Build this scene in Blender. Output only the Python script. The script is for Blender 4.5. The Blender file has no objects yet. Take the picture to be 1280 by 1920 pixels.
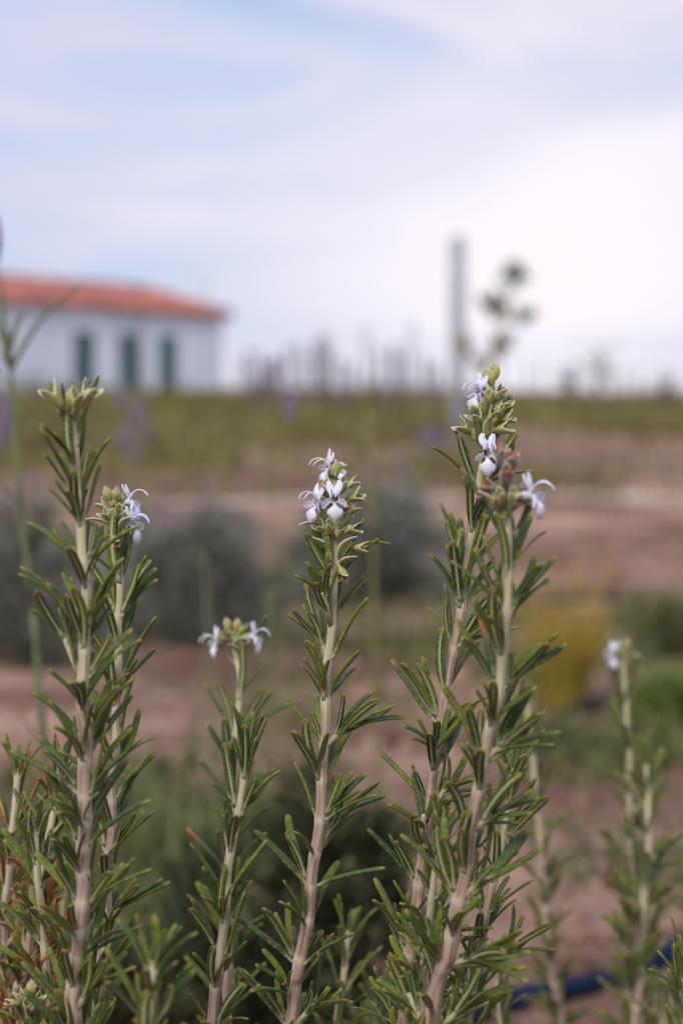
import bpy, math, random
import numpy as np
from mathutils import Vector, Matrix, noise as mnoise

R = math.radians
sc = bpy.context.scene
COL = sc.collection

# ------------------------------------------------------------------ camera
F = 50.0 / 22.3 * 1920.0            # focal length in photo pixels
PITCH = math.atan(160.0 / F)         # camera tipped slightly down
CAMZ = 0.5
FOCUS = 0.785
cam_d = bpy.data.cameras.new('camera')
cam = bpy.data.objects.new('camera', cam_d)
COL.objects.link(cam)
cam_d.sensor_fit = 'VERTICAL'
cam_d.sensor_height = 22.3
cam_d.sensor_width = 22.3
cam_d.lens = 50.0
cam_d.clip_start = 0.02
cam_d.clip_end = 3000.0
cam_d.dof.use_dof = True
cam_d.dof.focus_distance = FOCUS
cam_d.dof.aperture_fstop = 6.2
cam_d.dof.aperture_blades = 0
cam.location = (0, 0, CAMZ)
cam.rotation_euler = (R(90) - PITCH, 0, 0)
sc.camera = cam

# ------------------------------------------------------------------ world
SUN_AZ, SUN_EL = R(-160.0), R(42.0)    # soft sun through thin cloud, from the left and behind the camera
GLOW_AZ, GLOW_EL = R(5.0), R(4.4)      # bright thin cloud low ahead
world = bpy.data.worlds.new('World')
sc.world = world
world.use_nodes = True
wt = world.node_tree
wt.nodes.clear()

def nd(tree, typ, **kw):
    n = tree.nodes.new(typ)
    for k, v in kw.items():
        if k in n.inputs:
            n.inputs[k].default_value = v
        else:
            setattr(n, k, v)
    return n

def sky():
    t = wt
    L = t.links.new
    out = nd(t, 'ShaderNodeOutputWorld')
    bg = nd(t, 'ShaderNodeBackground')
    bg.inputs['Strength'].default_value = 0.10
    L(bg.outputs[0], out.inputs[0])
    st = nd(t, 'ShaderNodeTexSky', sky_type='NISHITA', sun_disc=False,
            sun_elevation=SUN_EL, sun_rotation=SUN_AZ, air_density=1.0,
            dust_density=0.6, ozone_density=2.0, altitude=100.0)
    tc = nd(t, 'ShaderNodeTexCoord')
    # thin streaky cloud sheet
    mp = nd(t, 'ShaderNodeMapping')
    mp.inputs['Scale'].default_value = (5.0, 5.0, 21.0)
    mp.inputs['Location'].default_value = (0.35, 0.1, 0.55)
    mp.inputs['Rotation'].default_value = (0, R(-15), 0)
    L(tc.outputs['Generated'], mp.inputs[0])
    n1 = nd(t, 'ShaderNodeTexNoise')
    n1.inputs['Scale'].default_value = 1.0
    n1.inputs['Detail'].default_value = 4.0
    n1.inputs['Roughness'].default_value = 0.45
    n1.inputs['Distortion'].default_value = 0.75
    L(mp.outputs[0], n1.inputs['Vector'])
    cr = nd(t, 'ShaderNodeMapRange')
    cr.interpolation_type = 'SMOOTHSTEP'
    cr.inputs['From Min'].default_value = 0.36
    cr.inputs['From Max'].default_value = 0.76
    cr.inputs['To Min'].default_value = 0.02
    cr.inputs['To Max'].default_value = 0.97
    L(n1.outputs['Fac'], cr.inputs['Value'])
    # angle to the bright cloud
    nv = nd(t, 'ShaderNodeVectorMath', operation='NORMALIZE')
    L(tc.outputs['Generated'], nv.inputs[0])
    sb = nd(t, 'ShaderNodeVectorMath', operation='SUBTRACT')
    sb.inputs[1].default_value = (math.sin(GLOW_AZ) * math.cos(GLOW_EL), math.cos(GLOW_AZ) * math.cos(GLOW_EL), math.sin(GLOW_EL))
    L(nv.outputs[0], sb.inputs[0])
    ml = nd(t, 'ShaderNodeVectorMath', operation='MULTIPLY')
    ml.inputs[1].default_value = (0.55, 0.55, 1.0)
    L(sb.outputs[0], ml.inputs[0])
    ln = nd(t, 'ShaderNodeVectorMath', operation='LENGTH')
    L(ml.outputs[0], ln.inputs[0])
    # the veil's edge is uneven
    wob = nd(t, 'ShaderNodeMath', operation='MULTIPLY_ADD')
    wob.inputs[1].default_value = -0.085
    L(n1.outputs['Fac'], wob.inputs[0]); L(ln.outputs['Value'], wob.inputs[2])
    ac = wob
    gl = nd(t, 'ShaderNodeMapRange')
    gl.interpolation_type = 'SMOOTHSTEP'
    gl.inputs['From Min'].default_value = -0.035
    gl.inputs['From Max'].default_value = 0.108
    gl.inputs['To Min'].default_value = 1.0
    gl.inputs['To Max'].default_value = 0.0
    L(ac.outputs[0], gl.inputs['Value'])
    # clear sky behind: Nishita softened by haze
    blue = nd(t, 'ShaderNodeMix', data_type='RGBA')
    blue.inputs['Factor'].default_value = 0.88
    blue.inputs['B'].default_value = (4.0, 5.05, 7.2, 1)
    L(st.outputs[0], blue.inputs['A'])
    # cloud colour: pinkish lavender away from the bright cloud, white near it
    cc = nd(t, 'ShaderNodeMix', data_type='RGBA')
    cc.inputs['A'].default_value = (6.8, 6.15, 7.2, 1)
    cc.inputs['B'].default_value = (8.5, 7.95, 8.4, 1)
    # low sky turns rosy all round the horizon
    sz = nd(t, 'ShaderNodeSeparateXYZ'); L(nv.outputs[0], sz.inputs[0])
    hzn = nd(t, 'ShaderNodeMapRange'); hzn.interpolation_type = 'SMOOTHSTEP'
    hzn.inputs['From Min'].default_value = 0.0; hzn.inputs['From Max'].default_value = 0.085
    hzn.inputs['To Min'].default_value = 0.85; hzn.inputs['To Max'].default_value = 0.0
    L(sz.outputs['Z'], hzn.inputs['Value'])
    rosy = nd(t, 'ShaderNodeMix', data_type='RGBA')
    rosy.inputs['A'].default_value = (6.8, 6.15, 7.2, 1); rosy.inputs['B'].default_value = (7.5, 6.55, 7.2, 1)
    L(hzn.outputs[0], rosy.inputs['Factor']); L(rosy.outputs['Result'], cc.inputs['A'])
    L(gl.outputs[0], cc.inputs['Factor'])
    # veil thickens toward the bright cloud
    mx = nd(t, 'ShaderNodeMath', operation='MAXIMUM')
    L(cr.outputs[0], mx.inputs[0])
    L(gl.outputs[0], mx.inputs[1])
    mx2 = nd(t, 'ShaderNodeMath', operation='MAXIMUM')
    L(mx.outputs[0], mx2.inputs[0]); L(hzn.outputs[0], mx2.inputs[1])
    fin = nd(t, 'ShaderNodeMix', data_type='RGBA')
    L(mx2.outputs[0], fin.inputs['Factor'])
    L(blue.outputs['Result'], fin.inputs['A'])
    L(cc.outputs['Result'], fin.inputs['B'])
    L(fin.outputs['Result'], bg.inputs['Color'])
sky()

# ------------------------------------------------------------------ sun
sun_d = bpy.data.lights.new('sun', 'SUN')
sun_d.energy = 2.7
sun_d.angle = R(24)
sun_d.color = (1.0, 0.90, 0.79)
sun = bpy.data.objects.new('sun', sun_d)
COL.objects.link(sun)
sdir = Vector((math.sin(SUN_AZ) * math.cos(SUN_EL), math.cos(SUN_AZ) * math.cos(SUN_EL), math.sin(SUN_EL)))
sun.rotation_euler = sdir.to_track_quat('Z', 'Y').to_euler()
sun.location = sdir * 50

sc.view_settings.view_transform = 'Standard'
sc.view_settings.look = 'None'
sc.view_settings.gamma = 1.0
sc.view_settings.exposure = 0.27
sc.view_settings.use_curve_mapping = False
sc.render.engine = 'CYCLES'
sc.cycles.use_denoising = True
sc.cycles.max_bounces = 6
sc.cycles.diffuse_bounces = 2
sc.cycles.transparent_max_bounces = 4

# ------------------------------------------------------------------ helpers
FWD = Vector((0, math.cos(PITCH), -math.sin(PITCH)))
UP = Vector((0, math.sin(PITCH), math.cos(PITCH)))
RIGHT = Vector((1, 0, 0))
CAM = Vector((0, 0, CAMZ))

def at(px, py, d):
    return CAM + d * (FWD + (px - 640) / F * RIGHT + (960 - py) / F * UP)

# ground height -----------------------------------------------------------
_pd = np.array([-1000, 5.5, 8.0, 10.5, 10.95, 12.8, 13.3, 15.5, 19.0, 40.0, 60.0, 90.0, 108.0, 160.0, 400.0, 1500.0])
_pz = np.array([0.0, 0.0, 0.01, 0.045, 0.135, 0.14, 0.20, 0.19, 0.17, 0.50, 0.92, 1.66, 1.86, 1.2, -3.0, -6.0])
def smooth(a, b, x):
    t = np.clip((x - a) / (b - a), 0, 1)
    return t * t * (3 - 2 * t)
def hz(x, y):
    x = np.asarray(x, float); y = np.asarray(y, float)
    z = np.interp(y, _pd, _pz)
    z = z - 0.014 * np.clip(x, -30, 30) * smooth(15, 90, y) * (1 - smooth(110, 200, y))
    near = 1 - smooth(25, 60, y)
    z = z + near * (0.012 * np.sin(x * 5.1 + 1.3 * np.sin(y * 3.7)) * np.sin(y * 4.3 + 0.7)
                    + 0.008 * np.sin(x * 13.7 + y * 5.0) * np.sin(y * 11.9 - x * 3.0))
    return z
def hz1(x, y):
    return float(hz(x, y))
def ground_at(px, row_guess_d):
    """ground point on the vertical plane through image column px at depth d"""
    d = row_guess_d
    x = (px - 640) / F * d
    return Vector((x, d, hz1(x, d)))

def link(o, parent=None):
    COL.objects.link(o)
    if parent is not None:
        o.parent = parent
    return o

def mesh_from(name, verts, faces, mats, smooth_sh=True, midx=None):
    me = bpy.data.meshes.new(name)
    me.from_pydata([tuple(v) for v in verts], [], faces)
    for m in mats:
        me.materials.append(m)
    if midx is not None:
        me.polygons.foreach_set('material_index', midx)
    if smooth_sh:
        me.polygons.foreach_set('use_smooth', [True] * len(me.polygons))
    me.update()
    return me

def obj(name, me, parent=None, loc=None):
    o = bpy.data.objects.new(name, me)
    if loc is not None:
        o.location = loc
    return link(o, parent)

def thing(name, label, cat, loc, group=None):
    o = bpy.data.objects.new(name, None)
    o.empty_display_size = 0.02
    o.location = loc
    link(o)
    o['label'] = label; o['category'] = cat
    if group: o['group'] = group
    return o

def tag(o, label=None, cat=None, group=None, kind=None):
    if label: o['label'] = label
    if cat: o['category'] = cat
    if group: o['group'] = group
    if kind: o['kind'] = kind
    return o

def tube(path, radii, sides=8, cap=True):
    """verts, faces of a tube along path; parallel-transport frames"""
    path = [Vector(p) for p in path]
    n = len(path)
    vs, fs = [], []
    t = (path[1] - path[0]).normalized()
    e1 = t.orthogonal().normalized()
    for i in range(n):
        if i == 0: tt = path[1] - path[0]
        elif i == n - 1: tt = path[-1] - path[-2]
        else: tt = path[i + 1] - path[i - 1]
        tt = tt.normalized()
        e1 = (e1 - tt * e1.dot(tt)).normalized()
        e2 = tt.cross(e1)
        for k in range(sides):
            a = 2 * math.pi * k / sides
            vs.append(path[i] + (e1 * math.cos(a) + e2 * math.sin(a)) * radii[i])
    for i in range(n - 1):
        for k in range(sides):
            k2 = (k + 1) % sides
            fs.append((i * sides + k, i * sides + k2, (i + 1) * sides + k2, (i + 1) * sides + k))
    if cap:
        fs.append(tuple(range(sides))[::-1])
        fs.append(tuple((n - 1) * sides + k for k in range(sides)))
    return vs, fs

def join(parts):
    V, Fc = [], []
    for v, f in parts:
        o = len(V)
        V += list(v)
        Fc += [tuple(i + o for i in q) for q in f]
    return V, Fc

def box(c, s):
    cx, cy, cz = c; sx, sy, sz = s[0] / 2, s[1] / 2, s[2] / 2
    v = [(cx + a * sx, cy + b * sy, cz + e * sz) for e in (-1, 1) for b in (-1, 1) for a in (-1, 1)]
    f = [(0, 2, 3, 1), (4, 5, 7, 6), (0, 1, 5, 4), (2, 6, 7, 3), (0, 4, 6, 2), (1, 3, 7, 5)]
    return v, f

def catmull(pts, step):
    P = [Vector(p) for p in pts]
    P = [P[0] * 2 - P[1]] + P + [P[-1] * 2 - P[-2]]
    out = []
    for i in range(1, len(P) - 2):
        n = max(2, int((P[i + 1] - P[i]).length / step))
        for k in range(n):
            t = k / n
            a, b, c, d = P[i - 1], P[i], P[i + 1], P[i + 2]
            out.append(0.5 * ((2 * b) + (c - a) * t + (2 * a - 5 * b + 4 * c - d) * t * t + (3 * b - a - 3 * c + d) * t ** 3))
    out.append(P[-2])
    return out

# ------------------------------------------------------------------ materials
def new_mat(name):
    m = bpy.data.materials.new(name)
    m.use_nodes = True
    t = m.node_tree
    return m, t, t.nodes['Principled BSDF']

def mixc(t, fac, a, b):
    n = t.nodes.new('ShaderNodeMix'); n.data_type = 'RGBA'
    for key, v in (('A', a), ('B', b)):
        if isinstance(v, tuple): n.inputs[key].default_value = (*v, 1)
        else: t.links.new(v, n.inputs[key])
    if isinstance(fac, (int, float)): n.inputs['Factor'].default_value = fac
    else: t.links.new(fac, n.inputs['Factor'])
    return n.outputs['Result']

def ramp(t, val, a, b, lo=0.0, hi=1.0):
    n = t.nodes.new('ShaderNodeMapRange')
    n.interpolation_type = 'SMOOTHSTEP'
    n.inputs['From Min'].default_value = a; n.inputs['From Max'].default_value = b
    n.inputs['To Min'].default_value = lo; n.inputs['To Max'].default_value = hi
    t.links.new(val, n.inputs['Value'])
    return n.outputs[0]

def noise_n(t, vec, scale, detail=3, rough=0.5, dist=0.0):
    n = t.nodes.new('ShaderNodeTexNoise')
    n.inputs['Scale'].default_value = scale; n.inputs['Detail'].default_value = detail
    n.inputs['Roughness'].default_value = rough; n.inputs['Distortion'].default_value = dist
    if vec is not None: t.links.new(vec, n.inputs['Vector'])
    return n.outputs['Fac']

def bump_n(t, p, h, strength, dist):
    b = t.nodes.new('ShaderNodeBump')
    b.inputs['Strength'].default_value = strength; b.inputs['Distance'].default_value = dist
    t.links.new(h, b.inputs['Height']); t.links.new(b.outputs[0], p.inputs['Normal'])

def simple(name, col, rough=0.7, var=0.25, scale=8.0, spec=0.3, bump=0.0, rand=0.0, sheen=0.0):
    m, t, p = new_mat(name)
    tc = t.nodes.new('ShaderNodeTexCoord')
    f = noise_n(t, tc.outputs['Object'], scale, 4)
    a = tuple(c * (1 - var) for c in col); b = tuple(min(1, c * (1 + var)) for c in col)
    c = mixc(t, ramp(t, f, 0.3, 0.7), a, b)
    if rand:
        oi = t.nodes.new('ShaderNodeObjectInfo')
        hs = t.nodes.new('ShaderNodeHueSaturation')
        mr = t.nodes.new('ShaderNodeMapRange')
        mr.inputs['To Min'].default_value = 1 - rand; mr.inputs['To Max'].default_value = 1 + rand
        t.links.new(oi.outputs['Random'], mr.inputs['Value'])
        t.links.new(mr.outputs[0], hs.inputs['Value'])
        t.links.new(c, hs.inputs['Color']); c = hs.outputs[0]
    t.links.new(c, p.inputs['Base Color'])
    p.inputs['Roughness'].default_value = rough
    p.inputs['Specular IOR Level'].default_value = spec
    if sheen:
        p.inputs['Sheen Weight'].default_value = sheen
        p.inputs['Sheen Roughness'].default_value = 0.4
    if bump: bump_n(t, p, f, 0.6, bump)
    return m

def leaf_mat(name, base, alt, tip, petiole, rough=0.42, tip_from=0.80):
    """rosemary leaf: X of the leaf runs 0..1 in object space"""
    m, t, p = new_mat(name)
    tc = t.nodes.new('ShaderNodeTexCoord')
    sep = t.nodes.new('ShaderNodeSeparateXYZ')
    at_ = t.nodes.new('ShaderNodeAttribute'); at_.attribute_name = 'along'
    along = at_.outputs['Fac']
    oi = t.nodes.new('ShaderNodeObjectInfo')
    n1 = noise_n(t, tc.outputs['Object'], 9.0, 3)
    c = mixc(t, oi.outputs['Random'], base, alt)
    dark = mixc(t, 1.0, c, c)
    mul = t.nodes.new('ShaderNodeHueSaturation')
    t.links.new(c, mul.inputs['Color'])
    t.links.new(ramp(t, n1, 0.3, 0.7, 0.75, 1.25), mul.inputs['Value'])
    c = mul.outputs[0]
    c = mixc(t, ramp(t, along, tip_from, 1.0), c, tip)
    c = mixc(t, ramp(t, along, 0.0, 0.24, 0.85, 0.0), c, petiole)
    t.links.new(c, p.inputs['Base Color'])
    p.inputs['Roughness'].default_value = rough
    p.inputs['Specular IOR Level'].default_value = 0.32
    p.inputs['Sheen Weight'].default_value = 0.0
    p.inputs['Sheen Roughness'].default_value = 0.5
    v = t.nodes.new('ShaderNodeTexVoronoi'); v.inputs['Scale'].default_value = 34.0
    t.links.new(tc.outputs['Object'], v.inputs['Vector'])
    bump_n(t, p, v.outputs['Distance'], 0.28, 0.010)
    return m

def leaf_under_mat(name, col, petiole):
    m, t, p = new_mat(name)
    at_ = t.nodes.new('ShaderNodeAttribute'); at_.attribute_name = 'along'
    c = mixc(t, ramp(t, at_.outputs['Fac'], 0.75, 1.0), col, (0.20, 0.20, 0.06))
    c = mixc(t, ramp(t, at_.outputs['Fac'], 0.0, 0.25, 0.7, 0.0), c, petiole)
    t.links.new(c, p.inputs['Base Color'])
    p.inputs['Roughness'].default_value = 0.8
    return m

M_LEAF = leaf_mat('rosemary_leaf', (0.036, 0.072, 0.016), (0.130, 0.155, 0.020), (0.20, 0.185, 0.04), (0.40, 0.41, 0.24), rough=0.44, tip_from=0.86)
M_LEAF_UNDER = leaf_under_mat('rosemary_leaf_underside', (0.33, 0.35, 0.23), (0.44, 0.45, 0.31))
M_LEAF_BROWN = leaf_mat('withered_rosemary_leaf', (0.26, 0.085, 0.018), (0.20, 0.11, 0.03), (0.30, 0.10, 0.03), (0.25, 0.16, 0.08), rough=0.6)
M_LEAF_TIPBROWN = leaf_mat('brown_tipped_rosemary_leaf', (0.06, 0.09, 0.032), (0.08, 0.10, 0.035), (0.42, 0.11, 0.035), (0.30, 0.31, 0.21), tip_from=0.55)

def stem_material():
    m, t, p = new_mat('rosemary_stem')
    uv = t.nodes.new('ShaderNodeUVMap')
    sep = t.nodes.new('ShaderNodeSeparateXYZ')
    t.links.new(uv.outputs[0], sep.inputs[0])
    mp = t.nodes.new('ShaderNodeMapping')
    mp.inputs['Scale'].default_value = (14.0, 40.0, 1.0)
    t.links.new(uv.outputs[0], mp.inputs[0])
    f = noise_n(t, mp.outputs[0], 1.0, 4, 0.6)
    mp2 = t.nodes.new('ShaderNodeMapping')
    mp2.inputs['Scale'].default_value = (24.0, 60.0, 1.0)
    t.links.new(uv.outputs[0], mp2.inputs[0])
    f2 = noise_n(t, mp2.outputs[0], 1.0, 3, 0.6)
    at_ = t.nodes.new('ShaderNodeAttribute'); at_.attribute_name = 'node'
    young = mixc(t, ramp(t, f, 0.35, 0.65), (0.36, 0.35, 0.19), (0.62, 0.55, 0.37))
    wood = mixc(t, ramp(t, f, 0.30, 0.68), (0.21, 0.125, 0.095), (0.50, 0.385, 0.31))
    wood = mixc(t, ramp(t, f2, 0.52, 0.72), wood, (0.13, 0.065, 0.05))
    c = mixc(t, ramp(t, sep.outputs['Y'], 0.045, 0.11), young, wood)
    c = mixc(t, ramp(t, at_.outputs['Fac'], 0.2, 1.0, 0.0, 0.65), c, (0.54, 0.48, 0.36))
    t.links.new(c, p.inputs['Base Color'])
    p.inputs['Roughness'].default_value = 0.75
    p.inputs['Specular IOR Level'].default_value = 0.25
    p.inputs['Sheen Weight'].default_value = 0.15
    b = t.nodes.new('ShaderNodeMath'); b.operation = 'ADD'
    t.links.new(f, b.inputs[0]); t.links.new(f2, b.inputs[1])
    bump_n(t, p, b.outputs[0], 0.8, 0.0006)
    return m
M_STEM = stem_material()

def petal_material():
    m, t, p = new_mat('rosemary_petal')
    tc = t.nodes.new('ShaderNodeTexCoord')
    f = noise_n(t, tc.outputs['Object'], 900.0, 3)
    c = mixc(t, ramp(t, f, 0.3, 0.7), (0.78, 0.79, 0.93), (0.89, 0.90, 0.96))
    t.links.new(c, p.inputs['Base Color'])
    p.inputs['Roughness'].default_value = 0.6
    p.inputs['Specular IOR Level'].default_value = 0.3
    out = t.nodes['Material Output']
    tr = t.nodes.new('ShaderNodeBsdfTranslucent')
    tr.inputs['Color'].default_value = (0.80, 0.80, 0.92, 1)
    mx = t.nodes.new('ShaderNodeMixShader'); mx.inputs[0].default_value = 0.35
    t.links.new(p.outputs[0], mx.inputs[1]); t.links.new(tr.outputs[0], mx.inputs[2])
    t.links.new(mx.outputs[0], out.inputs[0])
    return m
M_PETAL = petal_material()
M_STAMEN = simple('stamen_filament', (0.70, 0.66, 0.86), 0.5, 0.1, 500)
M_ANTHER = simple('anther', (0.25, 0.13, 0.08), 0.6, 0.2, 900)
M_DRY = simple('withered_corolla', (0.36, 0.15, 0.085), 0.8, 0.5, 700, rand=0.15)
M_DRYGREY = simple('withered_calyx', (0.22, 0.16, 0.155), 0.85, 0.35, 500, rand=0.2, sheen=0.3)

def calyx_material(name, a, b, rim):
    m, t, p = new_mat(name)
    at_ = t.nodes.new('ShaderNodeAttribute'); at_.attribute_name = 'rim'
    tc = t.nodes.new('ShaderNodeTexCoord')
    f = noise_n(t, tc.outputs['Object'], 500.0, 3)
    c = mixc(t, ramp(t, f, 0.3, 0.7), a, b)
    c = mixc(t, ramp(t, at_.outputs['Fac'], 0.45, 1.0), c, rim)
    t.links.new(c, p.inputs['Base Color'])
    p.inputs['Roughness'].default_value = 0.75
    p.inputs['Sheen Weight'].default_value = 0.5
    p.inputs['Sheen Roughness'].default_value = 0.35
    return m
M_CALYX = calyx_material('green_calyx', (0.22, 0.245, 0.055), (0.36, 0.36, 0.12), (0.58, 0.58, 0.45))
M_CALYX_OLD = calyx_material('old_calyx', (0.14, 0.115, 0.09), (0.23, 0.18, 0.16), (0.42, 0.36, 0.36))

def soil_material():
    m, t, p = new_mat('dry_soil')
    g = t.nodes.new('ShaderNodeNewGeometry')
    pos = g.outputs['Position']
    f1 = noise_n(t, pos, 1.1, 4, 0.55, 0.4)
    f2 = noise_n(t, pos, 7.0, 5, 0.6)
    f3 = noise_n(t, pos, 45.0, 3, 0.6)
    c = mixc(t, ramp(t, f1, 0.38, 0.62), (0.135, 0.075, 0.056), (0.39, 0.25, 0.185))
    c = mixc(t, ramp(t, f2, 0.42, 0.72, 0.0, 0.55), c, (0.46, 0.325, 0.25))
    mp = t.nodes.new('ShaderNodeMapping'); mp.inputs['Scale'].default_value = (0.55, 2.6, 1.0)
    t.links.new(pos, mp.inputs[0])
    f4 = noise_n(t, mp.outputs[0], 1.0, 3, 0.5, 0.6)
    c = mixc(t, ramp(t, f4, 0.46, 0.66, 0.0, 0.75), c, (0.15, 0.085, 0.065))
    c = mixc(t, ramp(t, f3, 0.55, 0.75, 0.0, 0.5), c, (0.16, 0.10, 0.085))
    t.links.new(c, p.inputs['Base Color'])
    p.inputs['Roughness'].default_value = 0.95
    p.inputs['Specular IOR Level'].default_value = 0.1
    a = t.nodes.new('ShaderNodeMath'); a.operation = 'ADD'
    t.links.new(f2, a.inputs[0]); t.links.new(f3, a.inputs[1])
    bump_n(t, p, a.outputs[0], 0.8, 0.03)
    return m
M_SOIL = soil_material()

def blade_mat(name, cols, rough=0.65, patch=1.2):
    """foliage whose colour varies in patches over the ground"""
    m, t, p = new_mat(name)
    g = t.nodes.new('ShaderNodeNewGeometry')
    f1 = noise_n(t, g.outputs['Position'], patch, 3, 0.5)
    f2 = noise_n(t, g.outputs['Position'], patch * 14, 2, 0.5)
    c = mixc(t, ramp(t, f1, 0.38, 0.62), cols[0], cols[1])
    c = mixc(t, ramp(t, f2, 0.45, 0.75, 0.0, 0.8), c, cols[2])
    t.links.new(c, p.inputs['Base Color'])
    p.inputs['Roughness'].default_value = rough
    p.inputs['Specular IOR Level'].default_value = 0.2
    return m

# ------------------------------------------------------------------ setting: ground
def build_ground():
    ys = np.concatenate([np.array([-300, -150, -60, -25, -10, -5, -2, 0]), np.arange(0.4, 14, 0.1), np.geomspace(14, 120, 100), np.geomspace(125, 1500, 30)])
    xs1 = np.concatenate([np.arange(0, 3.0, 0.12), np.geomspace(3.1, 40, 50), np.geomspace(44, 900, 18)])
    xs = np.concatenate([-xs1[:0:-1], xs1])
    X, Y = np.meshgrid(xs, ys)
    Z = hz(X, Y)
    nx, ny = len(xs), len(ys)
    v = np.stack([X.ravel(), Y.ravel(), Z.ravel()], 1)
    idx = np.arange(nx * ny).reshape(ny, nx)
    f = np.stack([idx[:-1, :-1].ravel(), idx[:-1, 1:].ravel(), idx[1:, 1:].ravel(), idx[1:, :-1].ravel()], 1)
    me = mesh_from('ground', v.tolist(), f.tolist(), [M_SOIL])
    return tag(obj('ground', me), kind='structure')
build_ground()

def build_path():
    """pale trodden path on top of the soil bank, right of centre"""
    m, t, p = new_mat('pale_path')
    g = t.nodes.new('ShaderNodeNewGeometry')
    f = noise_n(t, g.outputs['Position'], 5.0, 5, .6); f2 = noise_n(t, g.outputs['Position'], 1.1, 3, .5)
    c = mixc(t, ramp(t, f, .35, .7), (0.36, 0.26, 0.205), (0.56, 0.44, 0.36))
    c = mixc(t, ramp(t, f2, .5, .75, 0, .6), c, (0.34, 0.23, 0.18))
    t.links.new(c, p.inputs['Base Color']); p.inputs['Roughness'].default_value = .95
    rnd = random.Random(8)
    xs = np.concatenate([np.arange(-9, 4.5, .12), np.arange(4.5, 16, .4)])
    V, Fc = [], []
    for i, x in enumerate(xs):
        w0 = 11.0 + .12 * math.sin(x * 2.1) + .06 * math.sin(x * 5.3 + 1) + rnd.uniform(-.03, .03)
        w1 = 12.35 + .16 * math.sin(x * 1.3 + 2) + .07 * math.sin(x * 4.1) + rnd.uniform(-.03, .03)
        if x < .7: w1 = w0 + (w1 - w0) * (.30 + .15 * math.sin(x * 1.7))
        for k in range(9):
            y = w0 + (w1 - w0) * k / 8
            V.append((x, y, hz1(x, y) + .008))
    for i in range(len(xs) - 1):
        for k in range(8):
            a = i * 9 + k
            Fc.append((a, a + 9, a + 10, a + 1))
    tag(obj('path', mesh_from('path', V, Fc, [m])), kind='structure')
build_path()

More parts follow.
